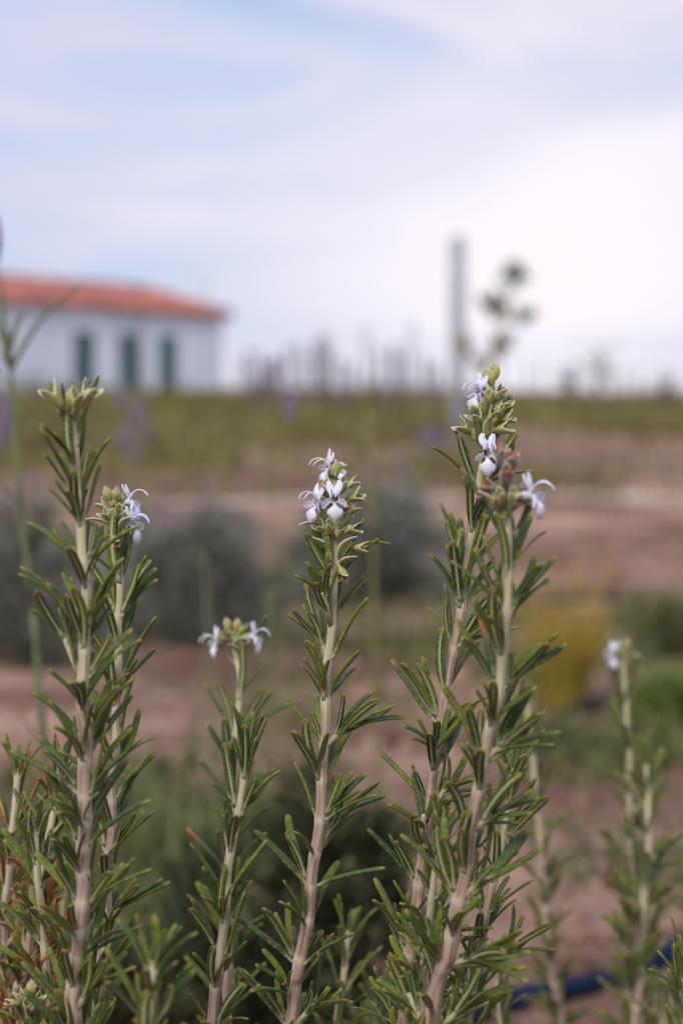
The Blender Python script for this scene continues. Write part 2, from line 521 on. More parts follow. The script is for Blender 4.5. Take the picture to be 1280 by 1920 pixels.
# ------------------------------------------------------------------ house on the rise
def build_house():
    M_WALL = simple('limewash_wall', (0.80, 0.88, 0.98), 0.85, 0.08, 0.5)
    M_ROOF = simple('terracotta_roof', (0.36, 0.145, 0.125), 0.85, 0.35, 1.1, rand=0.0)
    M_DOOR = simple('teal_door_paint', (0.010, 0.095, 0.10), 0.5, 0.2, 2.0)
    M_FRAME = simple('door_surround', (0.60, 0.63, 0.70), 0.8, 0.05, 2.0)
    P1 = Vector((-4.69, 91.0, 0)); u = Vector((0.548, 0.836, 0)).normalized()
    inn = Vector((-u.y, u.x, 0))
    Ln, W, zb, ze, zr = 17.0, 4.3, 1.93, 4.73, 5.82
    root = thing('white_house', 'long white house with red tiled hip roof and three teal doors', 'house', (P1.x, P1.y, 0))
    def q(a, b, z):                      # a: metres back along the facade from right end, b: depth inward
        p = -u * a + inn * b
        return (p.x, p.y, z)
    zl = zb - 1.2
    # wall with recessed door openings cut out of the facade
    doors = []
    for px in (160, 243, 316):
        k = (px - 640) / F
        # solve (P1 - a u) . x = k * y
        a = (P1.x - k * P1.y) / (u.x - k * u.y)
        doors.append(a)
    hw, dh = 0.55, 2.05
    cuts = sorted([(a - hw, a + hw) for a in doors])
    V, Fc = [], []
    def quad(p):
        o = len(V); V.extend(p); Fc.append((o, o + 1, o + 2, o + 3))
    prev = 0.0
    for lo, hi in cuts:
        quad([q(lo, 0, zl), q(lo, 0, ze), q(prev, 0, ze), q(prev, 0, zl)])
        quad([q(hi, 0, zb + dh), q(hi, 0, ze), q(lo, 0, ze), q(lo, 0, zb + dh)])
        quad([q(hi, 0, zl), q(hi, 0, zb), q(lo, 0, zb), q(lo, 0, zl)])
        for s in (lo, hi):
            quad([q(s, 0, zb), q(s, .22, zb), q(s, .22, zb + dh), q(s, 0, zb + dh)])
        quad([q(lo, 0, zb + dh), q(lo, .22, zb + dh), q(hi, .22, zb + dh), q(hi, 0, zb + dh)])
        prev = hi
    quad([q(Ln, 0, zl), q(Ln, 0, ze), q(prev, 0, ze), q(prev, 0, zl)])
    quad([q(0, 0, zl), q(0, 0, ze), q(0, W, ze), q(0, W, zl)])
    quad([q(Ln, 0, zl), q(Ln, W, zl), q(Ln, W, ze), q(Ln, 0, ze)])
    quad([q(0, W, zl), q(0, W, ze), q(Ln, W, ze), q(Ln, W, zl)])
    obj('wall', mesh_from('wall', V, Fc, [M_WALL], False), root)
    # cornice under the eaves
    e = 0.22
    V = [q(-e, -e, ze), q(Ln + e, -e, ze), q(Ln + e, W + e, ze), q(-e, W + e, ze),
         q(-e, -e, ze + .12), q(Ln + e, -e, ze + .12), q(Ln + e, W + e, ze + .12), q(-e, W + e, ze + .12)]
    Fc = [(0, 1, 2, 3), (0, 4, 5, 1), (1, 5, 6, 2), (2, 6, 7, 3), (3, 7, 4, 0)]
    obj('cornice', mesh_from('cornice', V, Fc, [simple('pale_cornice', (0.6, 0.5, 0.5), .8, .1, 1)], False), root)
    e = 0.30; z0 = ze + .10
    V = [q(-e, -e, z0), q(Ln + e, -e, z0), q(Ln + e, W + e, z0), q(-e, W + e, z0), q(W / 2, W / 2, zr), q(Ln - W / 2, W / 2, zr)]
    V += [(x, y, z + .10) for x, y, z in V]
    Fc = [(6, 10, 11, 7), (7, 11, 8), (8, 11, 10, 9), (9, 10, 6), (0, 6, 7, 1), (1, 7, 8, 2), (2, 8, 9, 3), (3, 9, 6, 0), (0, 1, 2, 3)]
    rf = obj('roof', mesh_from('roof', V, Fc, [M_ROOF], False), root)
    # rows of barrel tiles running down the front slope, joined
    prt = []
    n = int(Ln / 0.35)
    for i in range(n):
        a = 0.1 + i * (Ln - .2) / n
        top = min(1.0, a / (W / 2), (Ln - a) / (W / 2))
        p0 = Vector(q(a, -e, z0 + .10)); p1 = Vector(q(a, -e + (W / 2 + e) * top, z0 + .10 + (zr - z0) * top))
        prt.append(tube([p0, p1], [.075, .075], 6))
    tl = obj('roof_tiles', mesh_from('roof_tiles', *join(prt), [M_ROOF]), rf); tl['kind'] = 'stuff'
    rp = tube([Vector(q(W / 2, W / 2, zr + .12)), Vector(q(Ln - W / 2, W / 2, zr + .12))], [.11, .11], 8)
    hp = tube([Vector(q(-e, -e, z0 + .14)), Vector(q(W / 2, W / 2, zr + .12))], [.11, .11], 8)
    obj('ridge', mesh_from('ridge', *join([rp, hp]), [M_ROOF]), rf)
    for a in doors:
        d = obj('door', None or mesh_from('door', [q(a + hw, .03, zb), q(a - hw, .03, zb), q(a - hw, .03, zb + dh), q(a + hw, .03, zb + dh),
                 q(a + hw, .21, zb), q(a - hw, .21, zb), q(a - hw, .21, zb + dh), q(a + hw, .21, zb + dh)],
                 [(0, 1, 2, 3), (4, 7, 6, 5), (0, 4, 5, 1), (1, 5, 6, 2), (2, 6, 7, 3), (3, 7, 4, 0)], [M_DOOR], False), root)
        for (lo, hi) in ((zb + .15, zb + .85), (zb + 1.0, zb + 1.9)):
            for s in (-1, 1):
                c0, c1 = a + s * .08, a + s * .48
                V = [q(c0, .028, lo), q(c1, .028, lo), q(c1, .028, hi), q(c0, .028, hi), q(c0, .010, lo + .04), q(c1, .010, lo + .04), q(c1, .010, hi - .04), q(c0, .010, hi - .04)]
                obj('door_panel', mesh_from('door_panel', V, [(4, 5, 6, 7), (0, 1, 5, 4), (1, 2, 6, 5), (2, 3, 7, 6), (3, 0, 4, 7)], [M_DOOR], False), d)
        V = []
        prt = []
        for s in (-1, 1):
            x0, x1 = a + s * (hw + .01), a + s * (hw + .10)
            V = [q(x0, -.012, zb), q(x1, -.012, zb), q(x1, -.012, zb + dh + .12), q(x0, -.012, zb + dh + .12), q(x0, .02, zb), q(x1, .02, zb), q(x1, .02, zb + dh + .12), q(x0, .02, zb + dh + .12)]
            prt.append((V, [(0, 1, 2, 3), (0, 4, 5, 1), (1, 5, 6, 2), (2, 6, 7, 3), (3, 7, 4, 0)]))
        obj('door_surround', mesh_from('door_surround', *join(prt), [M_FRAME], False), root)
    # a drain pipe on the facade
    k = (262 - 640) / F
    a = (P1.x - k * P1.y) / (u.x - k * u.y)
    obj('drain_pipe', mesh_from('drain_pipe', *tube([Vector(q(a, -.08, zb)), Vector(q(a, -.08, ze))], [.06, .06], 8), [simple('pipe', (0.40, 0.30, 0.30), .6)]), root)
build_house()

# ------------------------------------------------------------------ far posts
ORD = ['first', 'second', 'third', 'fourth', 'fifth', 'sixth', 'seventh', 'eighth', 'ninth', 'tenth', 'eleventh', 'twelfth', 'thirteenth',
       'fourteenth', 'fifteenth', 'sixteenth', 'seventeenth', 'eighteenth', 'nineteenth', 'twentieth']
M_POST = simple('weathered_post', (0.16, 0.16, 0.21), 0.85, 0.3, 3.0, rand=0.2)
M_PILLAR = simple('grey_concrete', (0.45, 0.46, 0.52), 0.85, 0.2, 2.0)
def post(px, top_row, d, w, name, label, cat, group, mat, cap=True):
    g = ground_at(px, d)
    top = at(px, top_row, d)
    h = top.z - g.z
    root = thing(name, label, cat, g, group)
    r = w / 2
    obj('shaft', mesh_from('shaft', *tube([(0, 0, -.3), (0, 0, h * .5), (random.uniform(-.02, .02), 0, h - r * .4), (0, 0, h)], [r, r * .97, r * .93, r * .6], 10), [mat]), root)
    return root, h
random.seed(4)
vp = [(452, 668), (468, 655), (486, 660), (503, 672), (521, 668), (541, 650), (561, 642), (575, 660), (597, 632), (617, 634), (640, 668), (657, 682),
      (712, 655), (737, 646), (752, 660), (797, 668), (815, 680)]
for i, (px, top) in enumerate(vp):
    r_, h = post(px, top, 62 + 10 * math.sin(i * 2.3), random.uniform(.12, .21), 'vineyard_post',
             'thin dark vineyard post on the skyline, %s of its row counting from the house' % ORD[i], 'post', 'vineyard posts on the skyline', M_POST)
for px, top, lab in ((685, 607, 'thicker pale concrete post on the skyline, the left one of two'), (771, 605, 'thicker pale concrete post on the skyline, nearer the tall stake')):
    post(px, top, 76, .27, 'concrete_post', lab, 'post', 'concrete posts on the skyline', M_PILLAR)
for i, (px, top) in enumerate([(905, 690), (938, 684), (985, 690), (1013, 680), (1165, 690), (1195, 686), (1262, 694)]):
    post(px, top, 78, .08, 'vineyard_post', 'faint thin post on the skyline right of the tall stake, %s from the stake' % ORD[i], 'post', 'far posts right of the stake', M_POST)
post(386, 520, 99, .16, 'slim_mast', 'slim pale mast rising behind the right end of the house', 'mast', None, M_PILLAR)

# ------------------------------------------------------------------ foliage generators
def blades(rng, base, direc, length, width, bend=0.3):
    """numpy: N curved tapering blades (two quads folded to 1 quad + 1 tri). returns verts, faces"""
    n = len(base)
    side = np.cross(direc, rng.normal(size=(n, 3)))
    side /= np.linalg.norm(side, axis=1, keepdims=True) + 1e-9
    nrm = np.cross(side, direc)
    L = length[:, None]; w = width[:, None]
    m = base + direc * L * .55 + nrm * L * bend * .12
    tip = base + direc * L * .97 + nrm * L * bend * .5
    v = np.stack([base - side * w * .35, base + side * w * .35, m + side * w * .5, m - side * w * .5, tip], 1).reshape(-1, 3)
    i = np.arange(n)[:, None] * 5
    quads = (i + np.array([[0, 1, 2, 3]])).tolist()
    tris = (i + np.array([[3, 2, 4]])).tolist()
    return v.tolist(), quads + tris

def unit(a):
    return a / (np.linalg.norm(a, axis=1, keepdims=True) + 1e-9)

def proj(x, y, z):
    """image position of a world point (for laying the growth out)"""
    v = np.stack([x, y, z - CAMZ], -1)
    d = v @ np.array(FWD); r = v @ np.array(RIGHT); u = v @ np.array(UP)
    return 640 + F * r / d, 960 - F * u / d

# green band of weeds and crop behind the soil bank
def build_field():
    rng = np.random.default_rng(3)
    M = blade_mat('field_weeds', [(0.165, 0.175, 0.042), (0.125, 0.10, 0.05), (0.21, 0.165, 0.07)], patch=0.5)
    n = 100000
    d = 11.0 * (112 / 11.0) ** rng.random(n)
    x = (rng.random(n) * 2 - 1) * d * 0.30
    z = hz(x, d)
    px, py = proj(x, d, z)
    patch = np.sin(x * .8 + 3 * np.sin(d * .23)) + np.sin(x * .31 - d * .41 + 1.7)
    keep = rng.random(n) < np.where(d < 24, np.where(patch > .35 + np.clip((16 - d) * .22, 0, 1.2), .8, .06), np.where(patch > -.3, 1, .22))
    bare = (px > 930) & (py > 822 + (px - 1280) * .06) & (py < 905)       # soil slope on the right
    keep &= ~(bare & (rng.random(n) < .95))
    x, d, z = x[keep], d[keep], z[keep]
    m_ = 9000
    xc = (rng.random(m_) * 2 - 1) * 30; dc = rng.uniform(70, 104, m_)
    hgt = np.clip(np.sin(xc * 1.7 + 2 * np.sin(dc)) * .5 + np.sin(xc * .6) * .5, .05, 1)
    x = np.concatenate([x, xc]); d = np.concatenate([d, dc]); z = np.concatenate([z, hz(xc, dc)])
    n = len(x)
    tall = np.ones(n); tall[-m_:] = .7 + 1.7 * hgt * rng.random(m_)
    dirs = unit(np.stack([rng.normal(0, .4, n), rng.normal(0, .4, n), np.ones(n)], 1))
    s = np.clip(d / 40, .35, 1.6)
    v, f = blades(rng, np.stack([x, d, z - .02], 1), dirs, rng.uniform(.08, .34, n) * np.clip(.45 + d / 80, .5, 1.4) * tall * (1 + .6 * np.clip(np.sin(x * 1.9) * np.sin(d * .7 + x), 0, 1)), rng.uniform(.02, .06, n) * s * 1.3, .8)
    o = obj('weedy_field', mesh_from('weedy_field', v, f, [M], False))
    tag(o, 'olive green weeds and low crop covering the field behind the soil bank', 'weeds', kind='stuff')
build_field()

# low weeds on the near soil
def build_near_weeds():
    rng = np.random.default_rng(9)
    M = blade_mat('low_weeds', [(0.085, 0.115, 0.04), (0.13, 0.135, 0.05), (0.07, 0.085, 0.035)], patch=1.6)
    V, Fc = [], []
    cl = [(1120, 3.35, .16, 420), (1050, 3.5, .14, 260), (1255, 3.45, .16, 420), (300, 3.1, .26, 520), (390, 2.75, .16, 300), (250, 2.4, .16, 260), (560, 2.6, .14, 240),
          (480, 2.25, .14, 260), (770, 5.6, .5, 700), (860, 5.0, .4, 400), (120, 2.6, .3, 500), (1100, 4.6, .35, 150), (590, 4.2, .3, 200), (330, 2.1, .14, 220), (1250, 2.55, .12, 160)]
    for px, d, rad, n in cl:
        cx = (px - 640) / F * d
        a = rng.random(n) * 2 * math.pi; r = rad * np.sqrt(rng.random(n))
        r = r * (1 + .35 * np.sin(3 * a + px))
        x = cx + r * np.cos(a); y = d + r * np.sin(a) * 1.2
        z = hz(x, y)
        dirs = unit(np.stack([rng.normal(0, .6, n), rng.normal(0, .6, n), np.ones(n)], 1))
        v, f = blades(rng, np.stack([x, y, z - .004], 1), dirs, rng.uniform(.025, .085, n), rng.uniform(.004, .010, n), .9)
        o = len(V); V += v; Fc += [tuple(i + o for i in q) for q in f]
    o = obj('low_weeds', mesh_from('low_weeds', V, Fc, [M], False))
    tag(o, 'low green weeds sprawling over the soil behind the rosemary', 'weeds', kind='stuff')
build_near_weeds()

def build_clods():
    rng = np.random.default_rng(12)
    n = 2600
    d = 1.7 * (14 / 1.7) ** rng.random(n)
    x = (rng.random(n) * 2 - 1) * d * .22
    z = hz(x, d)
    s = rng.gamma(2.0, .0045, n) * (1 + d / 8)
    t = np.array([(1, 0, 0), (-1, 0, 0), (0, 1, 0), (0, -1, 0), (0, 0, 1), (0, 0, -1)], float)
    fo = np.array([(0, 2, 4), (2, 1, 4), (1, 3, 4), (3, 0, 4), (2, 0, 5), (1, 2, 5), (3, 1, 5), (0, 3, 5)])
    v = t[None] * s[:, None, None] * rng.uniform(.6, 1.3, (n, 6, 3)) * np.array([1, 1, .7])
    v = v + np.stack([x, d, z], 1)[:, None]
    f = (np.arange(n)[:, None, None] * 6 + fo[None]).reshape(-1, 3)
    o = obj('soil_clods', mesh_from('soil_clods', v.reshape(-1, 3).tolist(), f.tolist(), [M_SOIL]))
    tag(o, 'crumbs and clods of dry brown soil strewn over the ground', 'soil', kind='stuff')
build_clods()

# lavender mounds
M_LAV = blade_mat('lavender_foliage', [(0.15, 0.17, 0.13), (0.27, 0.275, 0.24), (0.085, 0.11, 0.06)], patch=9.0)
M_LAVSTEM = simple('lavender_stalk', (0.16, 0.18, 0.075), 0.7, 0.25, 30)
M_LAVSPIKE = simple('lavender_spike', (0.27, 0.20, 0.33), 0.8, 0.35, 90)
M_WOOD = simple('bark', (0.16, 0.11, 0.085), 0.9, 0.4, 20)

def spike_mesh(h, r, seed):
    random.seed(seed)
    prt = []
    n = 9
    for i in range(n):
        zc = h * i / n
        rr = r * (.75 + .5 * math.sin(math.pi * (i + .8) / n))
        k = 5
        for j in range(k):
            a = 2 * math.pi * (j + .5 * (i % 2)) / k + random.uniform(-.2, .2)
            c = Vector((math.cos(a) * rr * .5, math.sin(a) * rr * .5, zc))
            e = Vector((math.cos(a) * rr * 1.3, math.sin(a) * rr * 1.3, zc + h * .10))
            prt.append(tube([c, (c + e) / 2, e], [rr * .25, rr * .42, rr * .12], 5))
    return mesh_from('spike', *join(prt), [M_LAVSPIKE])
SPIKES = [spike_mesh(.045, .006, s) for s in range(3)]

def stalk(root, base, top, spike_len, r=.0016, scale=1.0, seed=0):
    b, tp = Vector(base), Vector(top)
    mid = (b + tp) / 2 + Vector((0.012, 0.01, 0)) * (1 if seed % 2 else -1) * (tp - b).length
    path = catmull([b, mid, tp], .02)
    st = obj('flower_stalk', mesh_from('flower_stalk', *tube(path, [r] * len(path), 5), [M_LAVSTEM]), root)
    if spike_len:
        s = obj('spike', SPIKES[seed % 3], st, tp)
        k = spike_len / .045
        s.scale = (k, k, k)
    return st

def lavender(px, d, rad, h, n, label, spikes=(), seed=0, mat=None, name='lavender_bush', cat='lavender', blade=(.025, .055), bw=(.003, .0055), grp='lavender mounds on the soil'):
    rng = np.random.default_rng(seed)
    g = ground_at(px, d)
    root = thing(name, label, cat, g, grp)
    # leafy shoots: points through an uneven dome
    nc = 84
    cu = unit(rng.normal(size=(nc, 3))); cu[:, 2] = np.abs(cu[:, 2]) * .95
    cl = (1 + .20 * np.sin(5 * np.arctan2(cu[:, 1], cu[:, 0]) + seed) + rng.normal(0, .12, nc)) * rng.uniform(.5, 1.0, nc) ** .4
    cc = cu * cl[:, None] * np.array([rad, rad, h]) * .86
    which = rng.integers(0, nc, n)
    spread = unit(rng.normal(size=(n, 3))) * (rng.random(n) ** .5)[:, None] * rad * .24
    base = cc[which] + spread
    base[:, 2] = np.maximum(base[:, 2], .004)
    dirs = unit(cu[which] * np.array([1, 1, .7]) + spread / (rad * .2) * .7 + np.array([0, 0, .55]) + rng.normal(0, .2, (n, 3)))
    v, f = blades(rng, base, dirs, rng.uniform(*blade, n), rng.uniform(*bw, n), .5)
    cr = obj('foliage', mesh_from('foliage', v, f, [mat or M_LAV], False), root)
    cr['kind'] = 'stuff'
    prt = []
    for i in range(9):
        a = 2 * math.pi * i / 9 + rng.random()
        e = Vector((math.cos(a) * rad * .6, math.sin(a) * rad * .6, h * .55))
        prt.append(tube([(0, 0, -.02), e * .5 + Vector((0, 0, .02)), e], [.007, .005, .002], 5))
    obj('woody_stems', mesh_from('woody_stems', *join(prt), [M_WOOD]), root)
    if spikes:
        prt = []
        for i in range(46):
            k = rng.integers(0, nc)
            o_ = Vector(cc[k] + rng.normal(0, rad * .12, 3)); o_.z = max(o_.z, h * .3)
            dv = Vector(cu[k] * np.array([.6, .6, .5]) + np.array([0, 0, .8]) + rng.normal(0, .15, 3)).normalized()
            L = rng.uniform(.05, .10)
            prt.append(tube([o_ + dv * L * .62, o_ + dv * L * .75, o_ + dv * L * .9, o_ + dv * L], [.002, .0055, .005, .0015], 6))
        hd = obj('flower_heads', mesh_from('flower_heads', *join(prt), [M_LAVSPIKE]), root); hd['kind'] = 'stuff'
    for i, (sx, sy, sd, sl) in enumerate(spikes):
        tp = at(sx, sy, sd) - Vector(g)
        b = Vector((tp.x * .35, tp.y * .35, min(h * .5, tp.z * .6)))
        stalk(root, b, tp, sl, seed=i)
    return root

lavender(372, 5.3, .205, .32, 11000, 'grey green lavender mound left of centre with purple blooms on top',
         [(385, 985, 5.25, .045), (408, 992, 5.3, .05), (430, 975, 5.35, .04), (398, 1000, 5.2, .04), (372, 1002, 5.3, .04), (300, 960, 5.3, .035), (455, 985, 5.4, .03)], seed=1)
lavender(270, 5.5, .15, .25, 6000, 'smaller grey lavender mound just behind the two left rosemary stems',
         [(236, 845, 5.4, .06), (262, 800, 5.5, .07), (228, 770, 5.5, .06), (250, 870, 5.4, .05), (275, 835, 5.6, .05)], seed=2)
lavender(700, 6.5, .245, .36, 13000, 'broad rounded grey green lavender mound right of the centre rosemary',
         [(640, 905, 6.5, .03), (705, 895, 6.6, .035), (760, 900, 6.5, .03), (800, 838, 6.8, .06), (815, 830, 6.9, .05), (790, 850, 6.8, .05), (830, 845, 6.9, .05)], seed=3)
lavender(40, 4.75, .18, .30, 8500, 'dark lavender mound at the left edge below the tall stalk',
         [(10, 800, 4.8, .07), (4, 840, 4.8, .07), (60, 920, 4.7, .04)], seed=4)
lavender(1262, 5.0, .10, .15, 2600, 'leafy dark green bush at the right edge in front of the bank', (), seed=5,
         mat=blade_mat('green_bush', [(0.14, 0.165, 0.07), (0.19, 0.20, 0.09), (0.10, 0.115, 0.045)], patch=8), name='green_bush', cat='bush', grp=None)
lavender(1262, 3.75, .07, .075, 1500, 'low bright green plant at the right edge beside the black hose', (), seed=6,
         mat=blade_mat('bright_weed', [(0.11, 0.17, 0.04), (0.15, 0.20, 0.06), (0.07, 0.11, 0.03)], patch=9), name='low_green_plant', cat='plant', grp=None, bw=(.006, .011))
# yellow grass tuft
def grass_tuft():
    rng = np.random.default_rng(21)
    g = ground_at(1050, 4.1)
    n = 330
    a = rng.random(n) * 6.283; r = .045 * np.sqrt(rng.random(n))
    base = np.stack([r * np.cos(a), r * np.sin(a), np.zeros(n)], 1)
    dirs = unit(np.stack([np.cos(a) * .18 + rng.normal(0, .12, n), np.sin(a) * .18 + rng.normal(0, .12, n), np.ones(n)], 1))
    L = rng.uniform(.08, .21, n); L[:60] = rng.uniform(.24, .38, 60)
    v, f = blades(rng, base, dirs, L, rng.uniform(.003, .006, n), .35)
    root = thing('grass_tuft', 'upright yellow green grass tuft on the soil right of the rosemary', 'grass', g)
    o = obj('blades', mesh_from('blades', v, f, [blade_mat('yellow_grass', [(0.36, 0.265, 0.04), (0.27, 0.21, 0.04), (0.42, 0.31, 0.08)], patch=12)], False), root)
    o['kind'] = 'stuff'
grass_tuft()

M_BUSH_SHADE = blade_mat('bush_foliage_shade', [(0.030, 0.042, 0.020), (0.050, 0.052, 0.026), (0.045, 0.030, 0.020)], patch=14.0)  # leaf colour darkened to paint in the shade inside the bushes
for px, d, rad, h, n, lab, sd in ((390, 1.62, .085, .20, 5200, 'dark dense bush low between the left stems and the centre stem', 41), (625, 1.72, .075, .235, 4600, 'dark bush low behind the centre rosemary stem', 42),
                                 (215, 1.55, .075, .16, 3800, 'dark low bush behind the two left rosemary stems', 43), (60, 1.5, .085, .17, 3800, 'dark low bush in the bottom left corner behind orange leaves', 44)):
    lavender(px, d, rad, h, n, lab, (), seed=sd, mat=M_BUSH_SHADE, name='dark_bush', cat='bush', grp='dark low bushes behind the rosemary', blade=(.014, .028), bw=(.003, .005))
# ------------------------------------------------------------------ stake and young tree
random.seed(11)
def stake_and_sapling():
    d = 26.0
    post(857, 443, d, .185, 'tree_stake', 'tall round grey stake standing beside the young tree', 'stake', None, simple('grey_stake', (0.33, 0.34, 0.39), .8, .2, 6))
    d = 14.6
    g = ground_at(905, d)
    root = thing('young_tree', 'young tree with sparse tufts of leaves beside the tall stake', 'tree', g)
    M_L = simple('young_tree_leaf', (0.11, 0.19, 0.12), .5, .4, 25)
    M_L2 = simple('young_tree_leaf_yellowish', (0.24, 0.22, 0.05), .5, .4, 25)
    pts = [at(905, 880, d), at(900, 760, d), at(912, 690, d), at(935, 640, d), at(950, 580, d), at(962, 525, d)]
    pts[0] = Vector(g)
    path = catmull([p - Vector(g) for p in pts], .03)
    n = len(path)
    obj('trunk', mesh_from('trunk', *tube(path, [.016 - .009 * i / n for i in range(n)], 7), [M_WOOD]), root)
    def cluster(px, py, rx, k, mat, frm):
        c = at(px, py, d) - Vector(g)
        f0 = at(*frm, d) - Vector(g)
        tw = obj('twig', mesh_from('twig', *tube([f0, (f0 + c) / 2 + Vector((0, 0, .01)), c], [.009, .008, .004], 5), [M_WOOD]), root)
        rng = np.random.default_rng(px)
        V, Fc = [], []
        for i in range(int(k * 2.2)):
            dr = Vector(rng.normal(size=3)); dr.normalize(); dr.z = dr.z * .7 + .25; dr.normalize()
            o = c + Vector(rng.normal(size=3)) * rx * .33
            s = dr.cross(Vector(rng.normal(size=3))).normalized(); nn = s.cross(dr)
            L, w = rng.uniform(.06, .10), rng.uniform(.026, .042)
            b = len(V)
            V += [o, o + dr * L * .4 + s * w / 2 + nn * .006, o + dr * L * .4 - nn * .004, o + dr * L * .4 - s * w / 2 + nn * .006, o + dr * L - nn * .012]
            Fc += [(b, b + 1, b + 2), (b, b + 2, b + 3), (b + 1, b + 4, b + 2), (b + 2, b + 4, b + 3)]
        fo = obj('leaf_cluster', mesh_from('leaf_cluster', V, Fc, [mat], False), root)
        fo['kind'] = 'stuff'
    cluster(963, 516, .075, 26, M_L, (955, 560))
    cluster(920, 572, .085, 26, M_L, (950, 590))
    cluster(935, 585, .06, 14, M_L2, (950, 595))
    cluster(980, 596, .06, 16, M_L, (948, 600))
    cluster(932, 655, .06, 16, M_L2, (925, 665))
    cluster(905, 680, .055, 12, M_L2, (908, 700))
    cluster(872, 645, .045, 10, M_L2, (905, 700))
    cluster(950, 640, .06, 8, M_L, (930, 660))
stake_and_sapling()

def skyline_tree(px, top, d, w, label, seed, trunk_px=None):
    rng = np.random.default_rng(seed)
    g = ground_at(px, d)
    h = at(px, top, d).z - g.z
    root = thing('skyline_tree', label, 'tree', g, 'small trees on the skyline')
    obj('trunk', mesh_from('trunk', *tube([(0, 0, -.1), (.03, 0, h * .4), (0, 0, h * .8)], [.05, .035, .015], 6), [M_WOOD]), root)
    n = 120
    c = rng.normal(size=(n, 3)) * np.array([w * .42, w * .42, h * .25]) + np.array([0, 0, h * .6])
    dirs = unit(rng.normal(size=(n, 3)) + np.array([0, 0, .4]))
    v, f = blades(rng, c, dirs, rng.uniform(.12, .24, n), rng.uniform(.05, .09, n), .5)
    o = obj('crown', mesh_from('crown', v, f, [simple('skyline_leaf', (0.16, 0.17, 0.15), .7, .3, 3)], False), root); o['kind'] = 'stuff'
skyline_tree(1065, 688, 60, .35, 'small skyline tree just left of the taller one at right', 31)
skyline_tree(1124, 662, 60, .50, 'tallest small tree on the right skyline with ragged crown', 32)
skyline_tree(1240, 705, 64, .40, 'small skyline tree nearest the right edge', 33)
skyline_tree(605, 626, 74, .40, 'slender tree among the vineyard posts left of the concrete posts', 34)
skyline_tree(492, 708, 66, .4, 'low tree at the skyline right of the house', 35)
skyline_tree(70, 700, 62, 1.3, 'dark low shrub in front of the left end of the house', 36)

# ------------------------------------------------------------------ irrigation hoses
M_HOSE = simple('dark_blue_hose', (0.010, 0.019, 0.052), 0.8, 0.2, 40, spec=0.08)
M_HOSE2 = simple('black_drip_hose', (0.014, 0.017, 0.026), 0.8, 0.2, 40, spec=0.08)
def hose(pts, r, label, mat):
    P = []
    for px, d in pts:
        x = (px - 640) / F * d
        P.append(Vector((x, d, 0)))
    path = catmull(P, .04)
    path = [Vector((p.x, p.y, hz1(p.x, p.y) + r * .8)) for p in path]
    o = obj('drip_hose', mesh_from('drip_hose', *tube(path, [r] * len(path), 10), [mat]))
    tag(o, label, 'hose', 'irrigation hoses on the soil')
hose([(700, 1.74), (900, 1.89), (985, 1.93), (1060, 1.985), (1150, 2.055), (1230, 2.12), (1340, 2.23)], .0108, 'dark blue drip hose on the soil at the bottom right', M_HOSE)
hose([(930, 3.75), (1010, 3.85), (1085, 3.95), (1150, 4.05), (1215, 4.2), (1300, 4.5)], .010, 'black drip hose beyond the yellow grass tuft', M_HOSE2)
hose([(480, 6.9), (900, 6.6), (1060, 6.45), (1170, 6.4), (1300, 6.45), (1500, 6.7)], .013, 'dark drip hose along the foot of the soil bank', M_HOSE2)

# ------------------------------------------------------------------ rosemary
def leaf_mesh(bend, wave, seed, mat_top, wid=0.122):
    """unit-length leaf along +X, upper face +Z, recurving towards -Z; rolled margins and a pale furrow below"""
    rnd = random.Random(seed)
    prof = [(0.0, .20), (.45, .30), (.82, .22), (1.0, -.05), (.86, -.36), (.52, -.42), (.22, -.26), (0.0, -.32),
            (-.22, -.26), (-.52, -.42), (-.86, -.36), (-1.0, -.05), (-.82, .22), (-.45, .30)]
    ts = [0, .06, .16, .30, .45, .60, .74, .86, .94, .985, 1.0]
    ws = [.42, .46, .74, .95, 1.0, 1.0, .98, .92, .78, .50, .16]
    k = len(prof)
    V, along = [], []
    pos = Vector((0, 0, 0)); prev = 0
    for i, t in enumerate(ts):
        ang = -bend * (t ** 1.15) + .08 * math.sin(t * 5 + seed)
        dirv = Vector((math.cos(ang), 0, math.sin(ang)))
        pos = pos + dirv * (t - prev); prev = t
        nz = Vector((-math.sin(ang), 0, math.cos(ang)))
        yo = wave * math.sin(t * math.pi * .9) * .12
        tw = rnd.uniform(-.03, .03) + wave * .4 * t
        for (a, b) in prof:
            y, z = a * ws[i] * wid / 2, b * wid / 2 * (.55 + .45 * ws[i])
            y, z = y * math.cos(tw) - z * math.sin(tw), y * math.sin(tw) + z * math.cos(tw)
            V.append(pos + Vector((0, 1, 0)) * (y + yo) + nz * z)
            along.append(t)
    Fc, mi = [], []
    for i in range(len(ts) - 1):
        for j in range(k):
            j2 = (j + 1) % k
            Fc.append((i * k + j, i * k + j2, (i + 1) * k + j2, (i + 1) * k + j))
            mi.append(1 if j in (6, 7) else 0)
    Fc.append(tuple((len(ts) - 1) * k + j for j in range(k))); mi.append(0)
    Fc.append(tuple(range(k))[::-1]); mi.append(1)
    Fc = [tuple(reversed(f)) for f in Fc]
    me = mesh_from('leaf', V, Fc, [mat_top, M_LEAF_UNDER], True, mi)
    at_ = me.attributes.new('along', 'FLOAT', 'POINT')
    at_.data.foreach_set('value', along)
    return me
BENDS = [.05, .18, .32, .48, .66, -.10, .24]
LEAVES = [leaf_mesh(b, w, i, M_LEAF) for i, (b, w) in enumerate(zip(BENDS, [0, .3, -.3, .15, -.2, -.5, .5]))]
LEAVES_BROWN = [leaf_mesh(b, w, 10 + i, M_LEAF_BROWN) for i, (b, w) in enumerate(((.25, .4), (.8, -.4), (-.3, .2)))]
